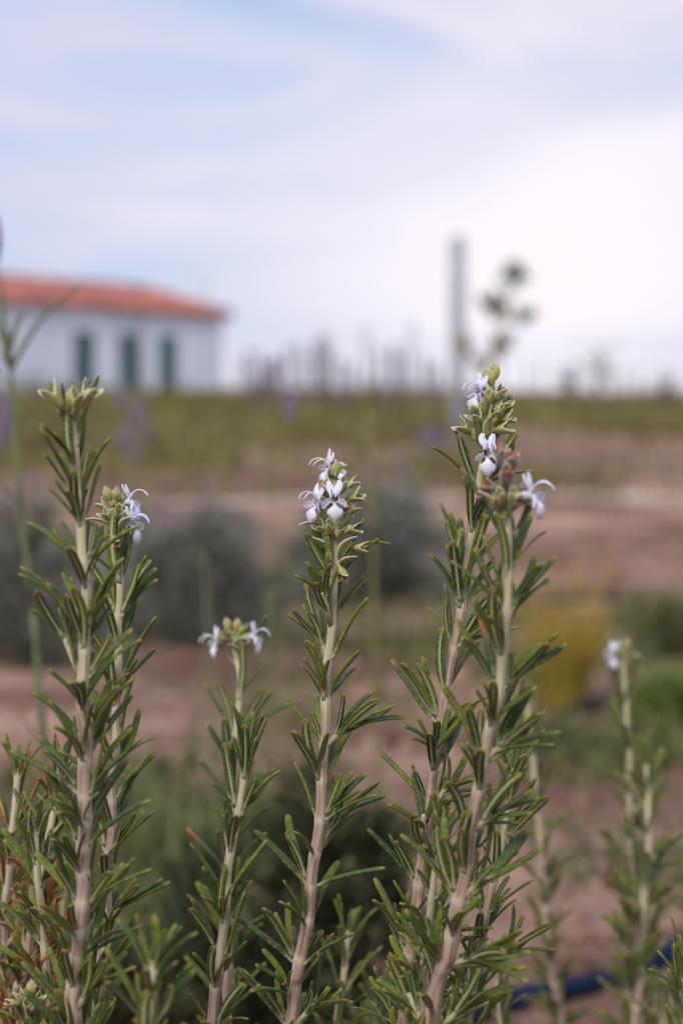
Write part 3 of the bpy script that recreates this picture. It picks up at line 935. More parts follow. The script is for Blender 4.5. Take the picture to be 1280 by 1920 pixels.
LEAVES_TIP = [leaf_mesh(b, w, 20 + i, M_LEAF_TIPBROWN) for i, (b, w) in enumerate(((.1, .2), (.35, -.2)))]

def frame_matrix(o, x, z, s, sw=1.0):
    x = x.normalized(); z = (z - x * z.dot(x)).normalized(); y = z.cross(x)
    m = Matrix(((x.x * s, y.x * s * sw, z.x * s * sw, o.x), (x.y * s, y.y * s * sw, z.y * s * sw, o.y),
                (x.z * s, y.z * s * sw, z.z * s * sw, o.z), (0, 0, 0, 1)))
    return m

def put(name, me, parent, mat):
    o = bpy.data.objects.new(name, me)
    link(o, parent)
    o.matrix_basis = mat
    return o

# ---- flower pieces (metres, flower frame: +X out of the stem, +Z up)
MM = .001
def petal_mesh(name, path, widths, cup=0.0, crinkle=0.0, m=9, n=11, seed=0, mat=None, side=0.0, thick=.00018):
    """sheet along a path in flower frame; path: list of (x,y,z) mm, widths mm"""
    rnd = random.Random(seed)
    P = catmull([Vector(p) * MM for p in path], .25 * MM)
    n = len(P)
    acc = [0]
    for i in range(1, n): acc.append(acc[-1] + (P[i] - P[i - 1]).length)
    Lt = acc[-1]
    wt_ = np.interp([a / Lt for a in acc], np.linspace(0, 1, len(widths)), widths)
    top, bot = [], []
    yref = Vector((math.sin(side) * .6, math.cos(side), math.sin(side)))
    for i in range(n):
        tt = (P[min(i + 1, n - 1)] - P[max(i - 1, 0)]).normalized()
        y = (yref - tt * yref.dot(tt)).normalized()
        nn = tt.cross(y)
        for j in range(m):
            s = -1 + 2 * j / (m - 1)
            w = wt_[i] * MM / 2
            off = cup * MM * (s * s) * min(1.0, wt_[i] / 3) + crinkle * MM * rnd.uniform(-1, 1) * (.2 + .8 * abs(s)) * (i / n)
            p = P[i] + y * s * w + nn * off
            top.append(p + nn * thick / 2); bot.append(p - nn * thick / 2)
    V = top + bot
    N = n * m
    Fc = []
    for i in range(n - 1):
        for j in range(m - 1):
            a = i * m + j
            Fc.append((a, a + 1, a + m + 1, a + m))
            Fc.append((N + a, N + a + m, N + a + m + 1, N + a + 1))
    rim = [j for j in range(m)] + [i * m + m - 1 for i in range(1, n)] + [(n - 1) * m + j for j in range(m - 2, -1, -1)] + [i * m for i in range(n - 2, 0, -1)]
    for a, b in zip(rim, rim[1:] + rim[:1]):
        Fc.append((b, a, N + a, N + b))
    return mesh_from(name, V, Fc, [mat or M_PETAL])

def flower_template(seed):
    r = random.Random(seed)
    j = lambda v: v + r.uniform(-.35, .35)
    T = {}
    vs, fs = tube([Vector((-1, 0, 0)) * MM, Vector((2, 0, .2)) * MM, Vector((4.5, 0, .5)) * MM, Vector((6.2, 0, .6)) * MM], [.8 * MM, .9 * MM, 1.2 * MM, 1.75 * MM], 12, False)
    T['tube'] = mesh_from('corolla', vs, fs, [M_PETAL])
    T['petal'] = []
    for s in (-1, 1):
        T['petal'].append(petal_mesh('upper_petal', [(5.7, s * .5, 1.6), (5.6 + j(0) * .3, s * 1.0, 3.2), (5.0, s * j(1.6), 5.0), (4.5, s * j(1.9), 6.6)], [1.8, 2.3, 2.7, 2.3, 1.1], cup=.4, seed=seed, side=.0))
        T['petal'].append(petal_mesh('side_petal', [(5.9, s * 1.2, .1), (6.7, s * 2.3, j(-.2)), (7.1, s * 3.4, j(-1.2)), (7.0, s * 4.1, j(-2.4))], [1.4, 2.1, 2.4, 2.1, 1.1], cup=.4, seed=seed + 3, side=s * 1.3))
    T['petal'].append(petal_mesh('lower_petal', [(5.8, 0, -1.0), (7.4, 0, -1.4), (8.5, 0, -2.6), (8.7, j(0) * .4, -4.6), (8.0, 0, -6.6)], [1.3, 1.7, 3.5, 5.4, 5.6, 4.9, 2.8], cup=-1.1, crinkle=.22, seed=seed + 5))
    T['stamen'] = []
    for s, k in ((-1, 1.0), (1, .93)):
        p = [(5.5, s * .5, 1.2), (7.0, s * .7, 3.1), (9.4 * k, s * .9, 4.0), (11.6 * k, s * 1.0, 3.2), (12.8 * k, s * .8, 1.5)]
        path = catmull([Vector(a) * MM for a in p], .5 * MM)
        n = len(path)
        vs, fs = tube(path, [.24 * MM * (1 - .3 * i / n) for i in range(n)], 6)
        T['stamen'].append(mesh_from('stamen', vs, fs, [M_STAMEN]))
    vs, fs = tube([Vector((5.7, 0, .2)) * MM, Vector((6.5, 0, .4)) * MM], [.5 * MM, .35 * MM], 6)
    T['spot'] = mesh_from('throat', vs, fs, [M_ANTHER])
    return T
FLOWERS = [flower_template(s) for s in (1, 2, 3, 4)]

def calyx_mesh(seed, mat, closed=0.0, dark=False):
    r = random.Random(seed)
    k = 24
    ts = [0, .10, .25, .42, .58, .72, .84, .93, 1.0]
    V, rim = [], []
    teeth = [(math.pi / 2, .95, 1.15), (math.pi / 2 + 2.25, 1.0, .75), (math.pi / 2 - 2.25, 1.0, .75)]
    for t in ts:
        for j in range(k):
            a = 2 * math.pi * j / k
            ln, fl = 0.0, 0.0
            for ta, tl, tw in teeth:
                dd = abs((a - ta + math.pi) % (2 * math.pi) - math.pi)
                w = max(0, 1 - dd / tw)
                ln = max(ln, tl * w ** .8)
            L = 4.2 + 3.4 * ln
            x = L * t
            rad = .75 + 1.25 * min(1, t * 1.7) ** .7 + (1 - closed) * 1.5 * ln * max(0, t - .55) / .45
            rad *= 1 - closed * .75 * max(0, t - .4) / .6 * ln
            rad *= 1 + .05 * math.cos(12 * a)
            V.append(Vector((x, rad * math.cos(a), rad * math.sin(a) * .92)) * MM * (1 + r.uniform(-.015, .015)))
            rim.append(max(0, (t - .72) / .28) if ln < .25 or t > .9 else max(0, (t - .55) / .45) * .8)
    Fc = []
    for i in range(len(ts) - 1):
        for j in range(k):
            j2 = (j + 1) % k
            Fc.append((i * k + j, i * k + j2, (i + 1) * k + j2, (i + 1) * k + j))
    Fc.append(tuple(range(k))[::-1])
    # inner wall for thickness
    n0 = len(V)
    for i in range(len(ts)):
        for j in range(k):
            p = V[i * k + j].copy()
            c = Vector((p.x, 0, 0)); dv = p - c
            V.append(c + dv * max(.4, 1 - .16 * MM / max(dv.length, 1e-6))); rim.append(rim[i * k + j])
    for i in range(len(ts) - 1):
        for j in range(k):
            j2 = (j + 1) % k
            Fc.append((n0 + i * k + j, n0 + (i + 1) * k + j, n0 + (i + 1) * k + j2, n0 + i * k + j2))
    e = (len(ts) - 1) * k
    for j in range(k):
        j2 = (j + 1) % k
        Fc.append((e + j, e + j2, n0 + e + j2, n0 + e + j))
    me = mesh_from('calyx', V, Fc, [mat])
    a_ = me.attributes.new('rim', 'FLOAT', 'POINT'); a_.data.foreach_set('value', rim)
    return me
CALYX = [calyx_mesh(s, M_CALYX, c) for s, c in ((1, 0), (2, .25), (3, .6))]
BUD = [calyx_mesh(s, M_CALYX, 1.0) for s in (5, 6)]
CALYX_OLD = [calyx_mesh(s, M_CALYX_OLD, c) for s, c in ((7, .2), (8, .6))]

def withered_mesh(seed):
    r = random.Random(seed)
    prt = []
    for i in range(9):
        a = r.uniform(0, 6.28); L = r.uniform(2.0, 4.2)
        p0 = Vector((4.2, math.cos(a) * .5, math.sin(a) * .5))
        p1 = p0 + Vector((L * .5, math.cos(a) * r.uniform(.2, 1.4), math.sin(a) * r.uniform(.2, 1.4)))
        p2 = p1 + Vector((L * .35, r.uniform(-1.2, 1.2), r.uniform(-1.5, .6)))
        path = catmull([p0 * MM, p1 * MM, p2 * MM], .35 * MM)
        n = len(path)
        prt.append(tube(path, [MM * r.uniform(.25, .62) * (1 - .4 * i_ / n) for i_ in range(n)], 5))
    return mesh_from('withered_flower', *join(prt), [M_DRY])
WITHERED = [withered_mesh(s) for s in (1, 2, 3)]

def bract_mesh():
    """short ovate leaf with pale rim, unit length"""
    V, Fc, rim = [], [], []
    n, m = 9, 7
    for sgn in (1, -1):
        for i in range(n):
            t = i / (n - 1)
            w = .17 * math.sin(math.pi * min(1, (t * .93 + .07)) ** .85) + .01
            for j in range(m):
                s = -1 + 2 * j / (m - 1)
                V.append(Vector((t * .96, s * w, .10 * s * s * math.sin(math.pi * t) - .22 * t * t + sgn * .012)))
                rim.append(max(abs(s) ** 4, max(0, (t - .8) / .2)))
    N = n * m
    for i in range(n - 1):
        for j in range(m - 1):
            a = i * m + j
            Fc.append((a, a + m, a + m + 1, a + 1)); Fc.append((N + a, N + a + 1, N + a + m + 1, N + a + m))
    bd = [j for j in range(m)] + [i * m + m - 1 for i in range(1, n)] + [(n - 1) * m + j for j in range(m - 2, -1, -1)] + [i * m for i in range(n - 2, 0, -1)]
    for a, b in zip(bd, bd[1:] + bd[:1]): Fc.append((a, b, N + b, N + a))
    me = mesh_from('bract', V, Fc, [M_CALYX])
    a_ = me.attributes.new('rim', 'FLOAT', 'POINT'); a_.data.foreach_set('value', rim)
    return me
BRACT = bract_mesh()

BUSH = Vector((0.0, 0.92, 0.0))
def sprig(label, pts, r_top, r_bot, seed, spacing=.0165, first=.004, leaf=(.017, .023), dens=1.0, head=None, brown=0.0, twigs=0.35,
          joined=False, group='rosemary stems in the foreground', angles=(20, 44), young=0.0, tip_leaves=5, name='rosemary_sprig', leaf_to=None, extend=True):
    rnd = random.Random(seed)
    W = [at(*p) for p in pts]
    vis_len = sum((W[i + 1] - W[i]).length for i in range(len(W) - 1))
    if extend:
        e = W[-1]; dirn = (W[-1] - W[-2]).normalized()
        gx = e.x * .8 + BUSH.x * .2 + dirn.x * .1; gy = max(e.y + .03, e.y * .8 + .2)
        gz = hz1(gx, gy)
        W = W + [Vector((e.x * .75 + gx * .25 + dirn.x * .05, e.y * .7 + gy * .3, e.z * .55 + gz * .45)), Vector((gx, gy, gz - .01))]
    path = catmull(W, .0022)
    base = path[-1].copy(); base.z += .01
    root = thing(name, label, 'rosemary', base, group)
    loc = [p - base for p in path]
    n = len(loc)
    s = [0.0]
    for i in range(1, n): s.append(s[-1] + (loc[i] - loc[i - 1]).length)
    # nodes
    nodes = []
    q = first; k = 0
    leaf_end = (leaf_to or vis_len + .02)
    while q < min(s[-1] - .02, leaf_end):
        nodes.append(q)
        g = min(1.0, .7 + q / .06)
        q += spacing * .76 * g * rnd.uniform(.86, 1.14)
    for i in range(n):
        w_ = min(1, s[i] / .05) * .00035
        loc[i] = loc[i] + Vector((math.sin(s[i] * math.pi / spacing + seed), math.cos(s[i] * 2.2 / spacing + seed), 0)) * w_
    # stem mesh
    sides = 16
    ridge = [rnd.uniform(0, 6.28) for _ in range(16)]
    V, Fc, uvs, node_at = [], [], [], []
    e1 = Vector((1, 0, 0))
    frames = []
    sn = np.array(nodes) if nodes else np.array([99.0])
    for i in range(n):
        tt = (loc[min(i + 1, n - 1)] - loc[max(i - 1, 0)]).normalized()
        e1 = (e1 - tt * e1.dot(tt)).normalized(); e2 = tt.cross(e1)
        frames.append((tt, e1.copy(), e2))
        f = min(1, s[i] / vis_len)
        rad = .82 * (r_top + (r_bot - r_top) * f ** .9) + max(0, s[i] - vis_len) * .006
        dn = s[i] - sn
        nb = float(np.max(np.exp(-(dn / np.where(dn < 0, .0011, .0030)) ** 2)))
        # the stem swells just under each node where leaf bases run down
        dec = float(np.max(np.where(dn < 0, 0, np.exp(-np.maximum(dn, 0) / .004))))
        rad *= 1 + .13 * nb
        if i == 0: rad *= .5
        off = Vector((rnd.uniform(-1, 1), rnd.uniform(-1, 1), 0)) * rad * .03
        for a in range(sides):
            th = 2 * math.pi * a / sides
            sq = 1 + .07 * math.cos(4 * th)
            rr = rad * sq * (1 + rnd.uniform(-.02, .02) + .05 * math.sin(ridge[a] + s[i] * 60))
            V.append(loc[i] + off + (e1 * math.cos(th) + e2 * math.sin(th)) * rr)
            uvs.append((a / sides, s[i] + young)); node_at.append(nb)
    for i in range(n - 1):
        for a in range(sides):
            a2 = (a + 1) % sides
            Fc.append((i * sides + a, (i + 1) * sides + a, (i + 1) * sides + a2, i * sides + a2))
    Fc.append(tuple(range(sides)))
    me = mesh_from('stem', V, Fc, [M_STEM])
    uvl = me.uv_layers.new(name='UVMap')
    li = np.zeros(len(me.loops), int); me.loops.foreach_get('vertex_index', li)
    uvl.data.foreach_set('uv', np.array(uvs)[li].ravel())
    a_ = me.attributes.new('node', 'FLOAT', 'POINT'); a_.data.foreach_set('value', node_at)
    obj('stem', me, root)

    jv, jf, jm, jalong = [], [], [], []
    count = [0]
    def add_leaf(o, d, nrm, L, sw=1.0, brownp=0.0):
        if count[0] >= 295 and not joined: return
        count[0] += 1
        z = rnd.random()
        if z < brownp: me_ = rnd.choice(LEAVES_BROWN)
        elif z < brownp + .004: me_ = rnd.choice(LEAVES_TIP)
        else: me_ = rnd.choice(LEAVES)
        roll = rnd.uniform(-.25, .25)
        nrm = (nrm + d.cross(nrm) * roll)
        mt = frame_matrix(o, d, nrm, L, sw)
        if not joined:
            put('leaf', me_, root, mt)
        else:
            b = len(jv)
            jv.extend([mt @ v.co for v in me_.vertices])
            off = 2 if me_ in LEAVES_BROWN else 0
            for p in me_.polygons:
                jf.append(tuple(v + b for v in p.vertices)); jm.append(p.material_index + off)
            jalong.extend([v.value for v in me_.attributes['along'].data])

    def at_s(q):
        i = int(np.searchsorted(s, q)); i = min(max(i, 0), n - 1)
        return i
    ph0 = rnd.uniform(.1, .6)
    for k, q in enumerate(nodes):
        i = at_s(q)
        tt, e1, e2 = frames[i]
        T = -tt                                   # towards the tip
        o = loc[i]
        f = min(1, q / vis_len)
        rad = .82 * (r_top + (r_bot - r_top) * f ** .9)
        phi = ph0 + k * math.pi / 2 + rnd.uniform(-.22, .22)
        grow = min(1.0, .74 + q / .06)
        for sd in (0, 1):
            ph = phi + sd * math.pi + rnd.uniform(-.12, .12)
            Rv = e1 * math.cos(ph) + e2 * math.sin(ph)
            L = rnd.uniform(*leaf) * grow * 1.26
            al = R(angles[0] - 4 + (angles[1] - angles[0] - 3) * min(1, q / .12) + rnd.gauss(0, 7) + (rnd.uniform(8, 22) if rnd.random() < .16 and q > .04 else 0))
            brp = brown * (.4 + f)
            if rnd.random() < .96:
                d = T * math.cos(al) + Rv * math.sin(al)
                nr = T * math.sin(al) - Rv * math.cos(al)
                add_leaf(o + Rv * rad * .85, d, nr, L, rnd.uniform(1.0, 1.2), brp)
            # axillary shoot
            if q > .012 and rnd.random() < .92 * dens:
                tw = rnd.random() < twigs * (.3 + f) and q > .05
                ob = o + Rv * rad * .9 + T * .0015
                c = rnd.randint(2, 4) if not tw else rnd.randint(5, 8)
                if q < .03: c = 2
                ad = R(rnd.uniform(16, 28)) if not tw else R(rnd.uniform(24, 40))
                axis = (T * math.cos(ad) + Rv * math.sin(ad)).normalized()
                tl = rnd.uniform(.001, .003) if not tw else rnd.uniform(.006, .014)
                tip = ob + axis * tl
                if tw:
                    tp = [o + Rv * rad * .5, ob + axis * tl * .4, tip]
                    me_t = mesh_from('twig', *tube(tp, [.0011, .0010, .0007], 8), [M_STEM])
                    u2 = me_t.uv_layers.new(name='UVMap')
                    ar = np.zeros(len(me_t.loops) * 2); ar[1::2] = .05; ar[0::2] = np.tile([0, .3], len(me_t.loops))[:len(me_t.loops)]
                    u2.data.foreach_set('uv', ar)
                    if not joined: obj('twig', me_t, root)
                s1 = axis.orthogonal().normalized(); s2 = axis.cross(s1)
                a0 = rnd.uniform(0, 6.28)
                for j in range(c):
                    aa = a0 + j * 2.4 + rnd.uniform(-.3, .3)
                    rv = s1 * math.cos(aa) + s2 * math.sin(aa)
                    if rv.dot(Rv) < -.35 and not tw: rv = rv - Rv * rv.dot(Rv) * 1.3
                    rv.normalize()
                    b = R(rnd.uniform(8, 22) + (6 if tw else 0))
                    d = (axis * math.cos(b) + rv * math.sin(b)).normalized()
                    nr = axis * math.sin(b) - rv * math.cos(b)
                    add_leaf(ob + axis * tl * rnd.uniform(.3, 1) + rv * .0006, d, nr, L * rnd.uniform(.48, .90) * (1.05 if tw else 1), rnd.uniform(.98, 1.2), brp)
    # closing tuft of young leaves at the tip
    if tip_leaves:
        T = -frames[0][0]; e1, e2 = frames[0][1], frames[0][2]
        for j in range(tip_leaves):
            ph = j * 2.4 + rnd.uniform(-.3, .3)
            Rv = e1 * math.cos(ph) + e2 * math.sin(ph)
            b = R(rnd.uniform(4, 20))
            d = T * math.cos(b) + Rv * math.sin(b)
            add_leaf(loc[0] + Rv * .0006 - T * .003, d, T * math.sin(b) - Rv * math.cos(b), rnd.uniform(.6, 1.05) * leaf[0], 1.0)
    if joined and jv:
        me = mesh_from('leaves', jv, jf, [M_LEAF, M_LEAF_UNDER, M_LEAF_BROWN, M_LEAF_UNDER], True, jm)
        a_ = me.attributes.new('along', 'FLOAT', 'POINT'); a_.data.foreach_set('value', jalong)
        o = obj('leaves', me, root); o['kind'] = 'stuff'
    # flower head
    if head:
        for h in head:
            kind = h[0]
            dep = pts[0][2]
            if kind == 'flower':
                _, px, py, dd, yaw, pit, idx = h[:7]
                roll = h[7] if len(h) > 7 else 0.0
                thr = at(px, py, dep + dd) - base
                yw, pt = R(yaw), R(pit)
                X = Vector((math.sin(yw) * math.cos(pt), -math.cos(yw) * math.cos(pt), math.sin(pt)))
                Z = Vector((0, 0, 1)); Z = (Z - X * Z.dot(X)).normalized()
                Z = (Matrix.Rotation(R(roll), 3, X) @ Z)
                org = thr - X * 6 * MM
                sc_ = h[8] if len(h) > 8 else 1.0
                mt = frame_matrix(org, X, Z, sc_)
                T_ = FLOWERS[idx % 4]
                fl = put('flower', T_['tube'], root, mt)
                for pm in T_['petal']: obj('petal', pm, fl)
                for pm in T_['stamen']: obj('stamen', pm, fl)
                obj('throat', T_['spot'], fl)
                cm = put('calyx', CALYX[idx % 3], root, frame_matrix(org - X * 1.2 * MM, X, Z, .85))
                # pedicel back to the stem
                i = min(range(0, min(n, 60)), key=lambda i: (loc[i] - org + X * .002 + Vector((0, 0, .003))).length)
                pe = [loc[i], (loc[i] + org) / 2 - Vector((0, 0, .0008)), org - X * .8 * MM]
                mt_ = mesh_from('pedicel', *tube(pe, [.0008, .0006, .0007], 7), [M_CALYX])
                obj('pedicel', mt_, root)
            else:
                _, px, py, dd, ang, tow, scl = h[:7]     # tip-wards direction: ang in the picture (0 right, 90 up), tow towards camera
                org = at(px, py, dep + dd) - base
                a, tw_ = R(ang), R(tow)
                X = (RIGHT * math.cos(a) + UP * math.sin(a)) * math.cos(tw_) - FWD * math.sin(tw_)
                Z = Vector((0, 0, 1)) if abs(X.z) < .9 else Vector((0, -1, 0))
                if len(h) > 7: Z = Matrix.Rotation(R(h[7]), 3, X) @ Z
                mt = frame_matrix(org, X, Z, scl * .88)
                if kind == 'calyx': put('calyx', CALYX[seed % 3 if len(h) < 9 else h[8]], root, mt)
                elif kind == 'bud': put('bud', BUD[int(px) % 2], root, mt)
                elif kind == 'old':
                    put('calyx', CALYX_OLD[int(px) % 2], root, mt)
                    put('withered_flower', WITHERED[int(px) % 3], root, mt)
                elif kind == 'dry':
                    put('calyx', CALYX[int(px) % 3], root, mt)
                    put('withered_flower', WITHERED[int(px) % 3], root, mt)
                elif kind == 'bract' and scl > 1.15: add_leaf(org, X, Z, .0125 * scl, 1.15)
                elif kind == 'bract': put('bract', BRACT, root, frame_matrix(org, X, Z, .011 * scl))
                i = min(range(0, min(n, 70)), key=lambda i: (loc[i] - org + X * .002).length)
                if (loc[i] - org).length > .0015 and kind != 'bract':
                    mt_ = mesh_from('pedicel', *tube([loc[i], (loc[i] + org) / 2, org + X * .0006 * scl], [.0008, .0006, .0007], 7), [M_CALYX])
                    obj('pedicel', mt_, root)
    return root

D = FOCUS
# left front stem, no flowers, a star of leafy tips on top
sprig('thick leafy rosemary stem at the left, tallest there, without flowers',
      [(135, 778, .705), (142, 855, .707), (150, 960, .71), (158, 1060, .71), (163, 1150, .71), (156, 1260, .712), (160, 1400, .715), (158, 1560, .718), (152, 1740, .722), (138, 1925, .728)],
      .0013, .0030, 101, spacing=.0122, first=.008, leaf=(.0165, .0215), dens=1.0, twigs=.12, angles=(14, 36), tip_leaves=3,
      head=[('calyx', 118, 764, -.005, 128, 10, 1.35, 0, 0), ('calyx', 150, 764, -.006, 56, 10, 1.35, 0, 0), ('bud', 134, 762, -.003, 92, 10, .9), ('calyx', 141, 766, -.008, 70, 30, 1.1, 40, 0)])
# the flowering one right behind it
sprig('slender rosemary stem with two white flowers, just right of the thick left stem',
      [(212, 950, .79), (216, 1000, .79), (224, 1060, .79), (224, 1160, .79), (219, 1300, .79), (214, 1450, .792), (206, 1600, .795), (196, 1760, .80), (184, 1925, .805)],
      .0013, .0022, 102, spacing=.0138, first=.017, leaf=(.016, .021), dens=.8, twigs=.2, angles=(18, 36), tip_leaves=0,
      head=[('flower', 246, 942, .0, 78, 8, 0), ('flower', 250, 984, -.004, 66, -6, 1, 8),
            ('bud', 206, 940, 0, 105, 15, .9), ('bud', 216, 938, -.002, 80, 20, .8), ('bud', 226, 944, 0, 60, 5, .8), ('calyx', 208, 975, -.003, 135, 30, .8),
            ('calyx', 222, 968, -.005, 70, 55, .8), ('bract', 204, 985, -.002, 150, 20, .8), ('bract', 226, 990, -.004, 50, 40, .9), ('dry', 214, 1008, -.005, -60, 50, .7), ('calyx', 203, 956, 0, 140, 0, .75)])
# short sharp one
sprig('rosemary stem without flowers left of centre, in front of a blurred flowering one',
      [(466, 1385, D), (462, 1420, D), (453, 1490, D), (437, 1570, D), (428, 1640, D), (420, 1730, .788), (410, 1830, .79), (398, 1925, .795)],
      .0011, .0024, 103, spacing=.0165, first=.003, leaf=(.016, .0205), dens=.85, twigs=.1, angles=(14, 34), tip_leaves=5)
sprig('blurred rosemary stem whose flower head nods left of the centre stem',
      [(436, 1190, .94), (444, 1235, .94), (450, 1275, .935), (444, 1360, .93), (436, 1460, .93), (430, 1600, .93), (428, 1760, .935), (425, 1925, .94)],
      .0012, .0021, 104, spacing=.0185, first=.012, leaf=(.017, .021), dens=.7, twigs=.1, angles=(20, 38), tip_leaves=0,
      head=[('flower', 404, 1205, 0, -70, -12, 2, -8), ('flower', 478, 1196, 0, 74, -4, 3), ('bud', 430, 1182, 0, 105, 10, .9), ('bud', 442, 1184, 0, 80, 10, .9), ('bud', 448, 1188, 0, 50, 10, .9),
            ('calyx', 428, 1200, -.003, 160, 20, .9), ('calyx', 446, 1204, -.003, 10, 40, .9), ('bract', 440, 1215, -.003, 60, 40, .9), ('dry', 430, 1195, -.003, 120, 40, .8), ('bract', 446, 1225, -.003, 120, 40, .8)])
# centre stem
sprig('centre rosemary stem in sharp focus topped with four white flowers',
      [(628, 895, D), (630, 930, D), (628, 985, D), (629, 1050, D), (626, 1110, D), (619, 1200, D), (611, 1300, D), (607, 1400, D), (602, 1500, D), (592, 1600, .786), (578, 1710, .788), (560, 1820, .79), (544, 1925, .795)],
      .0013, .0026, 105, spacing=.0168, first=.036, leaf=(.016, .0215), dens=.95, twigs=.22, angles=(18, 42), tip_leaves=0,
      head=[('flower', 612, 878, -.002, -72, -6, 0, -20, .95), ('flower', 592, 944, -.005, -52, 0, 1, -6, 1.0), ('flower', 627, 938, -.010, -4, -4, 2, 3, 1.0), ('flower', 641, 880, -.004, 40, 15, 3, 10, .62),
            ('bud', 628, 892, -.003, 88, 10, .85), ('bud', 620, 884, .001, 105, 5, .8), ('calyx', 646, 913, .001, 28, 5, .85, 0, 1), ('calyx', 636, 925, -.003, 60, 25, 1.0, 0, 1), ('calyx', 648, 938, 0, 22, 12, 1.05, 20, 0),
            ('calyx', 650, 962, .001, 30, 5, .85, 0, 1), ('old', 642, 958, -.004, 40, 40, .7), ('dry', 607, 928, -.003, 95, 25, .8), ('calyx', 615, 925, -.005, 100, 35, .85, 0, 1),
            ('calyx', 612, 1000, -.003, 135, 25, .85, 0, 0), ('calyx', 622, 1000, -.005, 95, 40, .9, 30, 1), ('calyx', 636, 1008, -.005, 70, 35, .9, 30, 0), ('calyx', 645, 996, -.001, 10, 15, 1.0, 0, 1), ('calyx', 640, 985, 0, 45, 5, .85, 0, 2),
            ('bract', 620, 1055, -.004, 98, 15, 1.7, 0), ('bract', 618, 1035, -.002, 130, 20, .9), ('bract', 636, 1040, -.004, 60, 30, 1.0), ('bract', 634, 1060, -.003, 40, 30, .8),
            ('dry', 655, 1030, -.001, 5, 10, 1.05), ('dry', 636, 1063, -.006, -68, 30, .85), ('bract', 650, 1022, 0, 10, 5, 1.2), ('bract', 606, 985, -.001, 165, 15, .8)])
# right back stem
sprig('tall rosemary stem at right reaching the skyline, two white flowers and a pale bud tip',
      [(922, 712, D), (919, 750, D), (915, 800, D), (908, 850, D), (899, 905, D), (888, 975, D), (875, 1060, D), (863, 1140, D), (846, 1240, D), (829, 1335, D), (816, 1430, .787), (801, 1540, .79), (788, 1645, .793), (771, 1780, .797), (754, 1925, .80)],
      .0012, .0025, 106, spacing=.0176, first=.037, leaf=(.0165, .0225), dens=.95, twigs=.5, angles=(16, 38), tip_leaves=0,
      head=[('flower', 894, 737, -.003, -48, -6, 3, -14, .98), ('flower', 913, 852, -.007, 12, -6, 1, -3, 1.06), ('bud', 920, 722, -.002, 92, 10, .85), ('bud', 915, 716, 0, 105, 5, .8), ('bud', 926, 712, 0, 80, 5, .9), ('bud', 924, 703, 0, 86, 5, .75),
            ('calyx', 917, 760, -.004, 95, 30, .95, 0, 1), ('calyx', 926, 752, -.003, 55, 25, 1.0, 0, 1), ('old', 930, 748, -.002, 60, 20, .75), ('calyx', 930, 770, -.002, 40, 20, .95, 0, 0), ('calyx', 940, 772, -.001, 60, 15, .85, 0, 0),
            ('calyx', 934, 790, -.001, 18, 10, .95, 15, 0), ('calyx', 924, 808, -.003, 12, 20, 1.15, 0, 0), ('calyx', 934, 785, -.003, 80, 25, .8, 40, 1), ('calyx', 905, 800, -.003, 128, 25, 1.15, 0, 0), ('calyx', 886, 812, 0, 150, 15, 1.1, 0, 0),
            ('calyx', 906, 778, -.002, 100, 20, .9, 0, 2), ('flower', 884, 772, .001, -66, -10, 0, 0, .55), ('calyx', 892, 826, -.001, 82, 10, 1.0, 0, 2), ('calyx', 916, 785, -.006, 60, 40, .9, 50, 1),
            ('bract', 912, 820, -.005, 85, 30, .9), ('bract', 900, 848, -.004, 100, 20, 1.3), ('bract', 904, 880, -.003, 88, 15, 1.6), ('bract', 924, 830, -.001, 70, 10, 1.4)])
# right front stem, browned head
sprig('thick rosemary stem at right, nearest, with browned flower head and one pale flower',
      [(948, 880, .69), (949, 930, .69), (951, 1000, .69), (951, 1080, .692), (948, 1160, .695), (942, 1240, .70), (926, 1345, .705), (903, 1440, .71), (886, 1545, .715), (866, 1660, .72), (842, 1780, .725), (808, 1925, .735)],
      .0015, .0029, 107, spacing=.0155, first=.020, leaf=(.0165, .0225), dens=.9, twigs=.3, angles=(16, 38), tip_leaves=0, young=-.02,
      head=[('flower', 996, 930, -.008, 66, 2, 2, 10, 1.08), ('old', 944, 880, -.002, 100, 15, 1.1), ('old', 952, 890, -.004, 80, 25, 1.1), ('old', 936, 925, -.003, 150, 20, 1.0), ('old', 930, 935, -.002, 165, 10, .95), ('old', 948, 910, -.006, 90, 45, 1.1),
            ('old', 962, 925, -.003, 30, 15, 1.0), ('old', 964, 942, -.003, 10, 15, .8), ('calyx', 948, 885, -.001, 90, 5, 1.1, 0, 2), ('calyx', 940, 945, -.006, 110, 40, .9, 0, 1), ('calyx', 958, 945, -.006, 75, 40, .9, 0, 1),
            ('old', 956, 958, -.004, 60, 40, .8), ('old', 936, 958, -.004, 110, 40, .8), ('bract', 946, 975, -.004, 90, 20, 1.2), ('bract', 934, 965, -.002, 120, 20, 1.0), ('dry', 972, 936, -.004, -5, 20, .8)])
